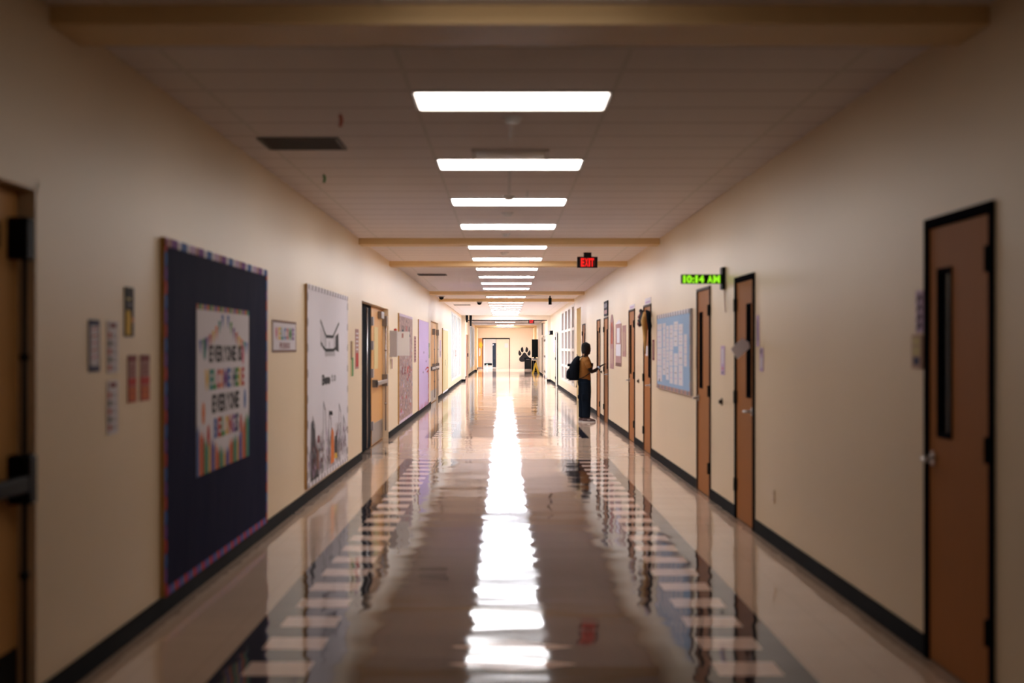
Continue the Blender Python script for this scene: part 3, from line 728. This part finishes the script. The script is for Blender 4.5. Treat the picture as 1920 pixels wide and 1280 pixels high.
# white board with drawings
t, w, h = board('L', 14.58, 18.34, .15, 2.26, M['white'], 'tall white paper board with black drawings and a spooky scene', bm=[M['white'], M['greyprint'], M['white'], M['offwhite']])
X0 = 14.58; e = -.0275
mb = MB(); Zr = lambda z: z - .15
def S(p, wd=.03, m='ink'): mb.stroke([(a - X0, Zr(b)) for a, b in p], wd, e, M[m])
S([(15.62, 1.90), (15.95, 1.78), (16.12, 1.73), (16.75, 1.73), (17.35, 1.90)], .035)
for x in (15.64, 15.78, 15.95, 16.08): S([(x, 1.82 - (x - 15.6) * .15), (x + .02, 1.62)], .03, 'greyprint' if x < 15.9 else 'ink')
for x in (16.85, 16.98): S([(x, 1.74), (x + .02, 1.60)], .03)
mb.poly([(17.02 - X0, Zr(1.74)), (17.02 - X0, Zr(1.57)), (17.34 - X0, Zr(1.55)), (17.3 - X0, Zr(1.78))], e, M['ink'])
S([(15.64, 1.66), (15.9, 1.60), (16.1, 1.575), (16.8, 1.575), (17.05, 1.60)], .035)
for i in range(7): S([(16.05 + i * .14, 1.575), (16.07 + i * .14, 1.515)], .045)
S([(16.4, 1.66), (16.42, 1.62)], .05, 'greyprint')
mb.build('jaw_drawing', t)
mb = MB(); write(mb, 'Boo', 15.75 - X0, Zr(1.19), .75, .11, e, M['ink'], 1.0)
mb.poly([((16.15 + .3 * math.cos(q)) - X0, Zr(1.23) + .04 * math.sin(q)) for q in [k * PI / 6 for k in range(12)]], e - .0005, M['ink'])
write(mb, 'to', 16.55 - X0, Zr(1.21), .5, .10, e, M['greyprint'], 1.0); mb.build('lettering', t)
mb = MB(); random.seed(11)
mb.poly([(.22, .02), (.95, .02), (.78, .3), (.60, .55), (.42, .70), (.28, .66)], e, M['ink'])
for i in range(260):
    x = random.uniform(.15, w - .15); z0 = random.uniform(.03, .42); hh = random.uniform(.03, .16); x2 = x + random.uniform(-.12, .12)
    mb.stroke([(x, z0), (x2, min(z0 + hh, .78))], random.uniform(.008, .035), e - .0003, M[random.choice(['greyprint', 'greyprint', 'ink', 'ink', 'lilac', 'greyw', 'maroon'])])
for x, z in ((.35, .72), (1.25, .84), (1.75, .72), (2.75, .76), (3.2, .6)): mb.stroke([(x, .3), (x + .05, z), (x + .22, z - .1), (x + .3, .4)], .035, e - .0006, M['greyprint'])
mb.poly([(1.80, .68), (2.15, .66), (2.1, .71), (1.85, .72)], e - .0009, M['ink'])
mb.poly([(1.95, .10), (2.3, .10), (2.25, .45), (2.1, .52), (2.0, .48)], e - .0009, M['orange']); mb.poly([(2.32, .2), (2.62, .18), (2.6, .4), (2.35, .4)], e - .0009, M['ink']); mb.poly([(2.3, .14), (2.6, .12), (2.55, .19), (2.36, .2)], e - .0012, M['yellow'])
mb.poly([(.75, .42), (1.0, .42), (.95, .5), (.8, .5)], e - .0009, M['maroon']); mb.poly([(.7, .15), (.95, .12), (.9, .33), (.72, .36)], e - .0009, M['brown'])
mb.build('spooky_scene', t)
# strips by the double door
t, w, h = sheet('L', 18.92, 19.25, 1.22, 1.69, M['straw'], 'narrow green and brown paper strips beside the white board')
MB().rect(.0, .15, .22, h, -.004, M['brown']).rect(.12, w, 0, .25, -.004, M['green']).build('print', t)
t, w, h = sheet('L', 19.52, 19.95, 1.31, 1.86, M['rose'], 'red and white notice closest to the double door')
mb = MB().rect(.03, w - .03, .03, .22, -.004, M['red'])
for i in range(5): mb.rect(.06, w - .06, .26 + i * .055, .28 + i * .055, -.004, M['white'])
mb.build('print', t)
# cabinet
t = empty('wall_cabinet', (XL, 25.43, 1.44), 0, 'small grey wall cabinet with its white door swung open', 'cabinet')
MB().box(0, .125, 0, .26, 0, .47, M['greyw'], .004).build('body', t)
MB().box(.125, .345, .03, .05, .02, .45, M['offwhite'], .003).build('cabinet_door', t)
MB().rect(.21, .24, .34, .42, .028, M['rose']).build('printed_mark', t)
MB().ball((.09, .12, .485), (.03, .05, .025), M['red']).build('beacon', t)
t, w, h = sheet('L', 25.5, 26.0, 1.22, 1.40, M['rose'], 'two thin pink and straw strips below the wall cabinet'); MB().rect(.0, .2, 0, h, -.004, M['straw']).build('print', t)
# collage board
random.seed(7)
t, w, h = board('L', 27.33, 31.24, .13, 2.27, M['collage'], 'brown paper board crowded with small red and grey cutouts', bm=[M['white'], M['rose'], M['lilac'], M['white']], sides=False)
for i in range(95):
    x = random.uniform(.12, w - .2); z = random.uniform(.15, h * .66); a = random.uniform(.10, .26); b = random.uniform(.035, .09)
    MB().poly([(x, z), (x + a, z + random.uniform(-.01, .01)), (x + a * .9, z + b), (x + .01, z + b * .9)], -.0265 - .0001 * (i % 9), M[random.choice(['rose', 'greyprint', 'lilac', 'maroon', 'greyw', 'tan', 'rose', 'red', 'greyprint'])]).build('cutout', t)
mb = MB(); write(mb, 'HILL', .5, h * .80, 2.9, .2, -.0275, [M['ink'], M['maroon'], M['red'], M['ink']], .8); write(mb, 'READ', .5, h * .44, 2.9, .15, -.0285, [M['maroon'], M['maroon'], M['red'], M['maroon']], .9); mb.build('lettering', t)
t, w, h = sheet('L', 32.16, 32.93, 1.27, 1.87, M['rose'], 'narrow notice with dark writing between brown and lilac boards')
mb = MB()
for i in range(8): mb.rect(.15, w - .15, .04 + i * .07, .075 + i * .07, -.004, M['brown'])
mb.build('print', t)
t, w, h = board('L', 33.64, 37.96, .11, 2.28, M['lilac'], 'lilac paper board with red scribbles along its lower edge')
mb = MB(); random.seed(3)
for i in range(22):
    x = random.uniform(.1, w - .1); mb.stroke([(x, .01), (x + random.uniform(-.2, .2), random.uniform(.05, .14))], .03, -.0275, M['red'])
for i in range(16):
    z = i * .055 + .05; mb.stroke([(w - .12 - random.uniform(0, .2), z), (w - .03, z + .05)], .06, -.0275, M['red'])
mb.stroke([(w - 1.6, .93), (w - .8, .98), (w - .05, .96)], .04, -.0275, M['red']); mb.stroke([(w - 1.0, .86), (w - .2, .9)], .04, -.0275, M['red'])
for x, z in ((1.9, 1.35), (2.9, 1.12), (1.6, .86)): mb.rect(x, x + .2, z, z + .05, -.0275, M['ink'])
mb.build('scribbles', t)
t, w, h = sheet('L', 38.2, 38.7, 1.32, 1.73, M['green'], 'small green strip between the lilac board and the door'); MB().rect(.1, .3, .1, .3, -.004, M['straw']).build('print', t)
t, w, h = sheet('L', 45.0, 45.6, 1.3, 1.85, M['lilac'], 'faint white strip before the straw yellow board'); MB().rect(.1, .5, .05, .2, -.004, M['greyprint']).build('print', t)
t, w, h = board('L', 46.64, 50.9, .10, 2.25, M['straw'], 'straw yellow paper board before the daylit windows', bm=[M['white'], M['offwhite']], sides=False)
MB().rect(2.0, 2.2, .9, 1.1, -.0275, M['ink']).rect(2.6, 2.8, .75, .9, -.0275, M['greyprint']).rect(w - .2, w - .05, .8, 1.3, -.0275, M['ink']).build('marks', t)
t, w, h = sheet('L', 58.9, 60.0, 1.25, 1.5, M['tan'], 'small tan notice taped on the daylit windows', off=.012); MB().rect(.3, w - .3, .05, .2, -.004, M['white']).build('print', t)

# ------------------------------------------------------------------ things on the right wall
t, w, h = sheet('R', 7.41, 7.54, 1.68, 1.90, M['lilac'], 'narrow sign with dark marks, above the tan room plate', name='room_sign', cat='sign')
mb = MB()
for i, z in enumerate((.165, .115, .065, .02)): mb.stroke([(.03, z), (.07, z + .03), (.10, z + .01)], .022, -.004, M['ink'])
mb.build('print', t)
t = on_wall('room_plate', 'R', 7.60, 1.49, label='tan room number plate beside the nearest right-hand door', cat='sign')
MB().box(0, .19, -.01, 0, 0, .18, M['tan'], .004).build('plate', t)
MB().rect(.025, .165, .125, .165, -.0105, M['straw']).rect(.025, .165, .07, .115, -.0105, M['straw']).rect(.04, .15, .02, .06, -.0105, M['darknavy']).build('insert', t)
t, w, h = sheet('R', 12.19, 12.32, 1.61, 1.88, M['lilac'], 'narrow upper notice right of the paper by the second door', name='notice'); 
MB().rect(.02, .05, .03, .24, -.004, M['greyprint']).rect(.07, .09, .05, .22, -.004, M['purple']).build('print', t)
t, w, h = sheet('R', 11.99, 12.16, 1.40, 1.60, M['lilac'], 'narrow lower notice right of the paper by the second door', name='notice')
MB().poly([(.05, .15), (.10, .15), (.10, .19), (.05, .19)], -.004, M['ink']).rect(.04, .13, .03, .12, -.004, M['white']).build('print', t)
# tilted paper hanging off the second door
t = empty('paper_flag', (XR, 12.55, 1.47), 0, 'white card tilted outward over the window of the second door', 'paper')
MB().prism([(-.19, .12), (-.13, .03), (-.02, .13), (-.03, .18), (-.09, .215)], 0, .003, M['white']).build('card', t)
MB().tube([(-.06, .002, .195), (0, .002, .20)], .003, M['ink'], 6).build('peg', t)
t, w, h = sheet('R', 14.09, 14.35, 1.33, 1.62, M['lilac'], 'pale strip with a red dot below the green clock', name='notice')
MB().rect(.08, .18, .11, .26, -.004, M['white']).rect(.09, .17, .05, .08, -.004, M['pink']).rect(.09, .17, .01, .035, -.004, M['darknavy']).build('print', t)
for y, lb in ((14.28, 'round dark doorstop on the wall under the green clock'), (23.12, 'round dark doorstop between garland door and the next door'), (31.84, 'round dark doorstop near the reaching hand of the person')):
    t = empty('door_stop', (XR, y, 1.06), 0, lb, 'doorstop', 'round wall doorstops')
    MB().cyl((-.010, 0, 0), .036, .010, M['bronze'], 'x').build('plate', t); MB().cyl((-.034, 0, 0), .018, .025, M['bronze'], 'x', r2=.022).build('bumper', t)
t = on_wall('outlet_cover', 'R', 11.56, .34, label='plain painted outlet cover low on the near right wall', cat='outlet')
MB().box(0, .075, -.006, 0, 0, .115, M['wall'], .003).build('plate', t); MB().rect(.025, .05, .02, .05, -.0065, M['tan']).rect(.025, .05, .065, .095, -.0065, M['tan']).build('socket', t)
t, w, h = sheet('R', 16.12, 16.2, 1.35, 1.62, M['rose'], 'thin strip on the wall between blue board and door', name='notice'); MB().rect(.01, .05, .02, .2, -.004, M['ink']).build('print', t)
# blue board
t, w, h = board('R', 16.51, 20.16, 1.04, 2.06, M['skyblue'], 'light blue bulletin board covered in rows of white pages', pm=M['greyw'], bm=[M['rose'], M['greyprint'], M['tan']], tops=[M['white'], M['greyprint'], M['white'], M['rose']])
random.seed(5); mb = MB()
x = .12
for cw, segs in ((.62, [(.0, 1)]), (.36, [(.12, 1)]), (.34, [(.05, .95)]), (.42, [(.0, 1)]), (.44, [(0, .5), (.6, 1)]), (.46, [(0, .95)]), (.32, [(.3, .8)])):
    for a, b in segs:
        z = .10 + a * .8; top = .10 + b * .8; r = 0
        while z < top - .05:
            hh = random.uniform(.13, .26); hh = min(hh, top - z)
            mb = MB().box(x + random.uniform(-.03, .02), x + cw * .88 + random.uniform(-.02, .02), -.029, -.0262, z, z + hh - .008, M['white'])
            for q in range(2): mb.rect(x + .06, x + cw * .7, z + hh * (.3 + .3 * q), z + hh * (.34 + .3 * q), -.0295, M['greyprint' if random.random() < .2 else 'lilac'])
            mb.build('page', t); z += hh
    x += cw + .05
mb = MB(); mb.poly([(.33, .10), (.42, .09), (.46, .12), (.40, .15)], -.031, M['ink']); mb.build('doodle', t)
# black garland at door 16 (y 21.15..22.25)
t = on_wall('garland', 'R', 22.42, 1.50, label='dark garland with orange ribbon hung over the door before the blue board', cat='garland')
mb = MB(); random.seed(9)
for i in range(70):
    f = random.random(); x = .08 + f * .75; z = .50 + .10 * math.sin(PI * f) + random.uniform(-.10, .09)
    mb.ball((x, -.055 + random.uniform(-.025, .02), z), random.uniform(.02, .040), M['ink' if random.random() < .7 else 'maroon'], 7, 5)
mb.build('foliage', t)
mb = MB().tube([(.85, -.03, .66), (1.30, -.05, .62), (1.62, -.06, .42), (1.58, -.05, .15), (1.40, -.035, -.05)], [.02, .032, .034, .022, .008], M['blackcloth'], 8); mb.build('trailing_vine', t)
mb = MB().tube([(.75, -.04, .64), (1.05, -.07, .5), (1.10, -.08, .25), (1.05, -.07, .02)], [.03, .065, .06, .02], M['pine'], 8, .5); mb.build('ribbon', t)
mb = MB().box(1.02, 1.3, -.06, -.055, -.02, .13, M['white']); mb.build('hanging_card', t)
t, w, h = sheet('R', 20.72, 20.98, 1.42, 1.72, M['maroon'], 'narrow dark red strip right of the garland door', name='notice'); MB().rect(.06, .2, .03, .27, -.004, M['rose']).build('print', t)
t, w, h = sheet('R', 21.2, 22.1, 2.262, 2.36, M['white'], 'white strip taped above the garland door', name='paper_strip', cat='paper'); MB().rect(.1, .8, .02, .05, -.004, M['lilac']).build('print', t)
t, w, h = sheet('R', 23.85, 24.8, 2.262, 2.34, M['white'], 'white strip taped above the door with the growth chart beyond', name='paper_strip', cat='paper'); MB().rect(.1, .8, .02, .05, -.004, M['lilac']).build('print', t)
# posters between doors
t = on_wall('growth_chart', 'R', 29.32, 1.18, label='tall reddish brown rounded chart, closest poster to the reaching person', cat='poster')
w, h = .9, 1.10; pts = [(0, 0), (w, 0), (w, .6)] + [(w / 2 + (w / 2 + .03 * math.sin(a)) * math.cos(a), .72 + .38 * math.sin(a)) for a in [k * PI / 10 for k in range(11)]] + [(0, .6)]
MB().prism([(x * 1.0, z) for x, z in pts], -.008, 0, M['rose']).build('sheet', t)
MB().poly([(.25, .5), (.7, .5), (.78, .8), (.6, .95), (.3, .92)], -.0085, M['rust']).rect(.2, .7, .1, .4, -.0085, M['tan']).stroke([(.3, .75), (.5, .85), (.7, .7)], .05, -.0095, M['maroon']).build('print', t)
t, w, h = sheet('R', 26.55, 27.9, 1.25, 2.06, M['rose'], 'brown poster with white sheets in the middle of three posters', th=.006)
MB().prism([(.0, h), (w, h), (w * .6, h + .08)], -.006, 0, M['white']).build('peak', t)
MB().rect(.35, w - .35, h * .55, h * .9, -.007, M['white']).rect(.1, w - .1, h * .24, h * .52, -.007, M['white']).rect(.0, w, .0, h * .08, -.007, M['brown']).build('pages', t)
t, w, h = sheet('R', 25.56, 26.3, 1.44, 2.01, M['rose'], 'plain narrow brown poster, closest to camera of three posters', th=.006); MB().rect(.1, w - .1, .1, .45, -.007, M['tan']).build('print', t)
t, w, h = sheet('R', 29.9, 30.98, 2.28, 2.60, M['ink'], 'dark sign mounted above the door the person reaches to', name='door_sign', cat='sign', th=.02)
MB().rect(.15, w - .15, .05, .13, -.021, M['rose']).rect(.15, w - .15, .18, .27, -.021, M['greyprint']).build('print', t)
t, w, h = sheet('R', 64.0, 65.4, 2.20, 2.38, M['black'], 'small black box sign on the wall before the header', name='box_sign', cat='sign', th=.14); MB().rect(.1, w - .1, .03, .15, -.142, M['greyprint']).build('print', t)
t, w, h = sheet('R', 61.5, 63.3, 1.4, 1.9, M['lilac'], 'pale notice beside the white framed door', name='notice', off=0); MB().rect(.2, 1.0, .1, .4, -.004, M['white']).build('print', t)
t = empty('hanging_banner', (XR - .16, 76.6, 2.30), 0, 'narrow black banner hanging past the first header', 'banner')
MB().box(-.02, .02, -.01, .01, 0, .62, M['blackcloth']).build('cloth', t); MB().tube([(-.03, 0, .62), (.16, 0, .62)], .01, M['black'], 6).build('rod', t)
t = empty('door_edge_panel', (XR, 58.0, 0), 0, 'black edge of an open door leaf past the paned windows', 'door leaf')
MB().box(-.045, 0, 0, .05, .02, 2.2, M['black']).build('leaf_edge', t)
t = empty('door_edge_panel', (XR, 77.5, 0), 0, 'dark edge of an open door leaf past the first header', 'door leaf')
MB().box(-.03, 0, 4.9, 4.96, .02, 2.2, M['frame']).build('leaf_edge', t)

# ------------------------------------------------------------------ the person
def remesh(o, vox=.006, smooth=4):
    m = o.modifiers.new('r', 'REMESH'); m.mode = 'VOXEL'; m.voxel_size = vox; m.use_smooth_shade = True
    if smooth:
        s = o.modifiers.new('s', 'SMOOTH'); s.factor = .5; s.iterations = smooth
    dg = bpy.context.evaluated_depsgraph_get(); dg.update()
    me = bpy.data.meshes.new_from_object(o.evaluated_get(dg)); mats = list(o.data.materials)
    o.modifiers.clear(); o.data = me
    if not me.materials:
        for q in mats: me.materials.append(q)
    return o
def ell(cx, cy, z, rx, ry): return ((cx, cy, z), (rx, 0, 0), (0, ry, 0))
# faces +x (the door), right side towards the camera (-y)
p = empty('person', (1.735, 30.75, 0), 0, 'person in mustard shirt and dark trousers reaching for a door', 'person')
sk = M['skin']
b = MB()
b.loft([ell(.0, 0, .84, .11, .15), ell(.0, 0, .95, .10, .145), ell(.0, 0, 1.05, .095, .13), ell(.01, 0, 1.2, .11, .155), ell(.01, 0, 1.32, .105, .17), ell(.01, 0, 1.385, .08, .14), ell(.015, 0, 1.41, .05, .06)], sk)
b.loft([ell(.015, 0, 1.38, .05, .055), ell(.03, 0, 1.44, .048, .05), ell(.035, 0, 1.50, .05, .05)], sk)           # neck
# head with face, turned a little away from the camera
body_b = b; b = MB()
b.loft([ell(.06, 0, 1.455, .035, .03), ell(.055, 0, 1.475, .065, .052), ell(.05, 0, 1.51, .082, .066), ell(.045, 0, 1.55, .088, .072), ell(.04, 0, 1.60, .094, .076), ell(.036, 0, 1.64, .086, .070), ell(.034, 0, 1.668, .058, .05), ell(.034, 0, 1.678, .02, .02)], sk, 20)
b.loft([((.125, 0, 1.575), (.012, 0, 0), (0, .009, 0)), ((.142, 0, 1.548), (.016, 0, 0), (0, .013, 0)), ((.136, 0, 1.535), (.014, 0, 0), (0, .016, 0))], sk, 10)   # nose
b.ball((.122, 0, 1.510), (.016, .024, .007), sk).ball((.120, 0, 1.498), (.016, .022, .008), sk).ball((.105, 0, 1.47), (.022, .022, .016), sk)
for s in (-1, 1): b.ball((.035, s * .077, 1.545), (.017, .010, .030), sk); b.ball((.112, s * .03, 1.585), (.018, .022, .008), sk)
def turn(m_, a=.62, c=(.04, 0)):
    m_.v = [(c[0] + (x - c[0]) * math.cos(a) - (y - c[1]) * math.sin(a), c[1] + (x - c[0]) * math.sin(a) + (y - c[1]) * math.cos(a), z) for x, y, z in m_.v]
    return m_
turn(b); body_b.add(b.v, b.f, sk, True); b = body_b
# legs
for s, fx in ((-1, .035), (1, -.045)):
    b.tube([(0, s * .085, .88), (.0 + fx * .4, s * .09, .65), (fx * .7 + .01, s * .092, .46), (fx * .9, s * .093, .28), (fx, s * .095, .09)], [.09, .075, .055, .052, .038], sk, 14)
    b.tube([(fx - .03, s * .095, .05), (fx + .06, s * .098, .045), (fx + .15, s * .10, .035)], [.035, .036, .026], sk, 10)
# right arm: reaching to the door, elbow low
def arm(pts, rad): b.tube(pts, rad, sk, 12)
arm([(.02, -.17, 1.345), (.06, -.205, 1.25), (.11, -.215, 1.12), (.135, -.21, 1.085), (.21, -.20, 1.115), (.305, -.185, 1.19)], [.052, .048, .041, .040, .036, .026])
# left arm holding the bag strap in front
arm([(.02, .17, 1.345), (.03, .22, 1.24), (.05, .225, 1.11), (.11, .19, 1.08), (.15, .12, 1.14), (.155, .09, 1.18)], [.052, .046, .040, .038, .030, .025])
# hands
def hand(wr, dirv, side, spread, curl):
    wr = Vector(wr); d = Vector(dirv).normalized(); sd = Vector(side).normalized(); nrm = d.cross(sd).normalized()
    pc = wr + d * .045
    b.loft([(wr, sd * .025, nrm * .018), (wr + d * .03, sd * .034, nrm * .017), (wr + d * .07, sd * .040, nrm * .015), (wr + d * .09, sd * .038, nrm * .011)], sk, 12)
    for k, (o, L) in enumerate(((-.030, .066), (-.010, .076), (.011, .070), (.031, .054))):
        q = wr + d * .083 + sd * o; d1 = (d + sd * spread * (k - 1.5)).normalized()
        a1 = q + d1 * L * .45; d2 = (d1 - nrm * curl).normalized(); a2 = a1 + d2 * L * .32; d3 = (d2 - nrm * curl).normalized(); a3 = a2 + d3 * L * .26
        b.tube([q - d * .012, q, a1, a2, a3], [.0095, .0092, .0086, .0080, .0066], sk, 8)
    q = wr + d * .028 - sd * .026; t1 = (d * .7 - sd * .75 - nrm * .25).normalized()
    b.tube([q, q + t1 * .035, q + t1 * .055 + d * .02, q + t1 * .06 + d * .042], [.014, .0115, .010, .0078], sk, 8)
hand((.305, -.185, 1.19), (.80, .10, .50), (.15, .98, -.05), .10, .35)
hand((.155, .09, 1.18), (-.1, -.65, .75), (.95, .0, .1), .05, .8)
o = b.build('body', p); remesh(o, .005, 3)
# hair: short, slightly raised at the back
hb = MB()
hb.loft([ell(-.035, 0, 1.475, .035, .05), ell(-.02, 0, 1.52, .06, .078), ell(.000, 0, 1.57, .085, .088), ell(.020, 0, 1.62, .108, .090), ell(.022, 0, 1.66, .104, .084), ell(.018, 0, 1.695, .076, .066), ell(.012, 0, 1.71, .035, .035)], M['hair'], 20)
for i in range(70):
    a = random.uniform(0, 2 * PI); e_ = random.uniform(.1, 1.45); r = Vector((math.cos(a) * math.cos(e_), math.sin(a) * math.cos(e_), math.sin(e_)))
    hb.ball((.018 + r.x * .098, r.y * .082, 1.62 + r.z * .086), random.uniform(.012, .022), M['hair'], 7, 5)
turn(hb); remesh(hb.build('hair', p), .006, 2)
# shirt with short sleeves
s_ = MB()
s_.loft([ell(.0, 0, .90, .135, .165), ell(.0, 0, .98, .128, .165), ell(.005, 0, 1.10, .122, .160), ell(.01, 0, 1.22, .128, .172), ell(.01, 0, 1.32, .120, .182), ell(.012, 0, 1.385, .088, .145), ell(.018, 0, 1.415, .062, .068)], M['shirt'], 24)
for s in (-1, 1):
    pts = [(.015, s * .13, 1.35), (.035, s * .185, 1.31), (.06 if s < 0 else .03, s * .212, 1.24), (.085 if s < 0 else .04, s * .218, 1.165)]
    s_.tube(pts, [.065, .068, .066, .062], M['shirt'], 14)
remesh(s_.build('shirt', p), .007, 3)
# trousers, loose, with a cargo pocket on the back leg
t_ = MB()
t_.loft([ell(-.005, 0, .78, .138, .175), ell(-.012, 0, .87, .145, .178), ell(.0, 0, .95, .128, .162)], M['trouser'], 24)
for s, fx in ((-1, .035), (1, -.045)):
    t_.tube([(0, s * .085, .86), (fx * .4, s * .088, .66), (fx * .7, s * .09, .46), (fx * .85, s * .092, .26), (fx * .9 - .005, s * .094, .10)], [.128, .120, .100, .090, .084], M['trouser'], 16)
    t_.box(fx * .6 - .09, fx * .6 + .06, s * .17 - .03, s * .17 + .03, .46, .62, M['trouser'], .01)
t_.box(-.15, -.09, .02, .12, .50, .58, M['trouser'], .012)
remesh(t_.build('trousers', p), .008, 3)
# shoes
for s, fx in ((-1, .035), (1, -.045)):
    sh = MB(); y = s * .097
    sh.loft([((fx - .085, y, .045), (0, .030, 0), (0, 0, .035)), ((fx - .05, y, .058), (0, .040, 0), (0, 0, .050)), ((fx + .01, y, .062), (0, .042, 0), (0, 0, .054)), ((fx + .08, y, .048), (0, .046, 0), (0, 0, .040)), ((fx + .15, y, .038), (0, .045, 0), (0, 0, .030)), ((fx + .19, y, .030), (0, .026, 0), (0, 0, .018))], M['shoe'], 14)
    so = sh.build('shoe', p)
    sb = MB().prismz([(fx - .095, y - .03), (fx - .04, y - .042), (fx + .08, y - .048), (fx + .16, y - .044), (fx + .2, y - .02), (fx + .2, y + .02), (fx + .16, y + .044), (fx + .08, y + .048), (fx - .04, y + .042), (fx - .095, y + .03)], 0, .022, M['sole']); sb.build('sole', so)
    MB().tube([(fx + .01, y - .047, .05), (fx + .07, y - .047, .05)], .010, M['sole'], 6).tube([(fx + .03, y - .02, .115), (fx + .07, y + .02, .095)], .006, M['sole'], 6).build('laces', so)
w0, w1 = Vector((.275, -.19, 1.166)), Vector((.300, -.186, 1.186))
MB().tube([w0, w1], .032, M['band'], 14).build('wristband', p)
# backpack
t = empty('backpack', (1.735, 30.75, .88), 0, 'black backpack on the back of the person', 'backpack')
bp = MB()
bp.loft([ell(-.235, 0, .02, .10, .13), ell(-.245, 0, .06, .125, .150), ell(-.240, 0, .20, .125, .155), ell(-.215, 0, .36, .105, .150), ell(-.175, 0, .48, .07, .125), ell(-.14, 0, .545, .035, .08)], M['blackcloth'], 20)
remesh(bp.build('bag', t), .01, 3)
bq = MB(); bq.loft([ell(-.345, 0, .05, .045, .11), ell(-.355, 0, .10, .05, .12), ell(-.35, 0, .22, .045, .115), ell(-.335, 0, .27, .02, .08)], M['blackcloth'], 16); remesh(bq.build('front_pocket', t), .01, 3)
MB().box(-.375, -.30, -.05, .04, .32, .38, M['blackcloth'], .012).build('side_pouch', t)
for s in (-1, 1):
    MB().tube([(-.13, s * .08, .50), (-.04, s * .095, .545), (.06, s * .10, .50), (.125, s * .115, .40), (.135, s * .13, .30), (.10, s * .165, .18), (-.02, s * .180, .10), (-.15, s * .15, .05)], [.014, .016, .018, .018, .016, .012, .010, .010], M['black'], 8, .6).build('strap', t)
MB().tube([(-.15, -.03, .53), (-.17, 0, .58), (-.15, .03, .53)], .008, M['black'], 6).build('grab_loop', t)
MB().tube([(-.17, -.10, .02), (-.18, -.10, -.08), (-.19, -.10, -.13)], [.006, .006, .012], M['black'], 6).build('dangling_strap', t)
MB().stroke([(-.33, .08), (-.33, .22)], .01, -.1, M['greyprint']).build('zip', t)

# ------------------------------------------------------------------ world, camera, view
wd = bpy.data.worlds.new('World'); bpy.context.scene.world = wd; wd.use_nodes = True
wd.node_tree.nodes['Background'].inputs[0].default_value = (.6, .7, .9, 1); wd.node_tree.nodes['Background'].inputs[1].default_value = 0.0
cam = bpy.data.cameras.new('Camera'); co = bpy.data.objects.new('Camera', cam); C.objects.link(co)
co.location = (0, 0, 1.6); co.rotation_euler = (PI / 2, 0, 0)
cam.sensor_width = 36; cam.lens = 50.0; cam.shift_x = 14 / 1920; cam.shift_y = 12 / 1920
cam.clip_start = .1; cam.clip_end = 300
cam.dof.use_dof = True; cam.dof.focus_distance = 85; cam.dof.aperture_fstop = 1.5
sc = bpy.context.scene; sc.camera = co
sc.view_settings.view_transform = 'Standard'; sc.view_settings.look = 'None'; sc.view_settings.gamma = 1
sc.view_settings.use_curve_mapping = False; sc.view_settings.exposure = 0.2
cy = sc.cycles
cy.max_bounces = 14; cy.diffuse_bounces = 8; cy.glossy_bounces = 6; cy.use_denoising = True; cy.sample_clamp_indirect = 8.0
cy.caustics_reflective = True; cy.blur_glossy = 0.8; cy.caustics_refractive = False
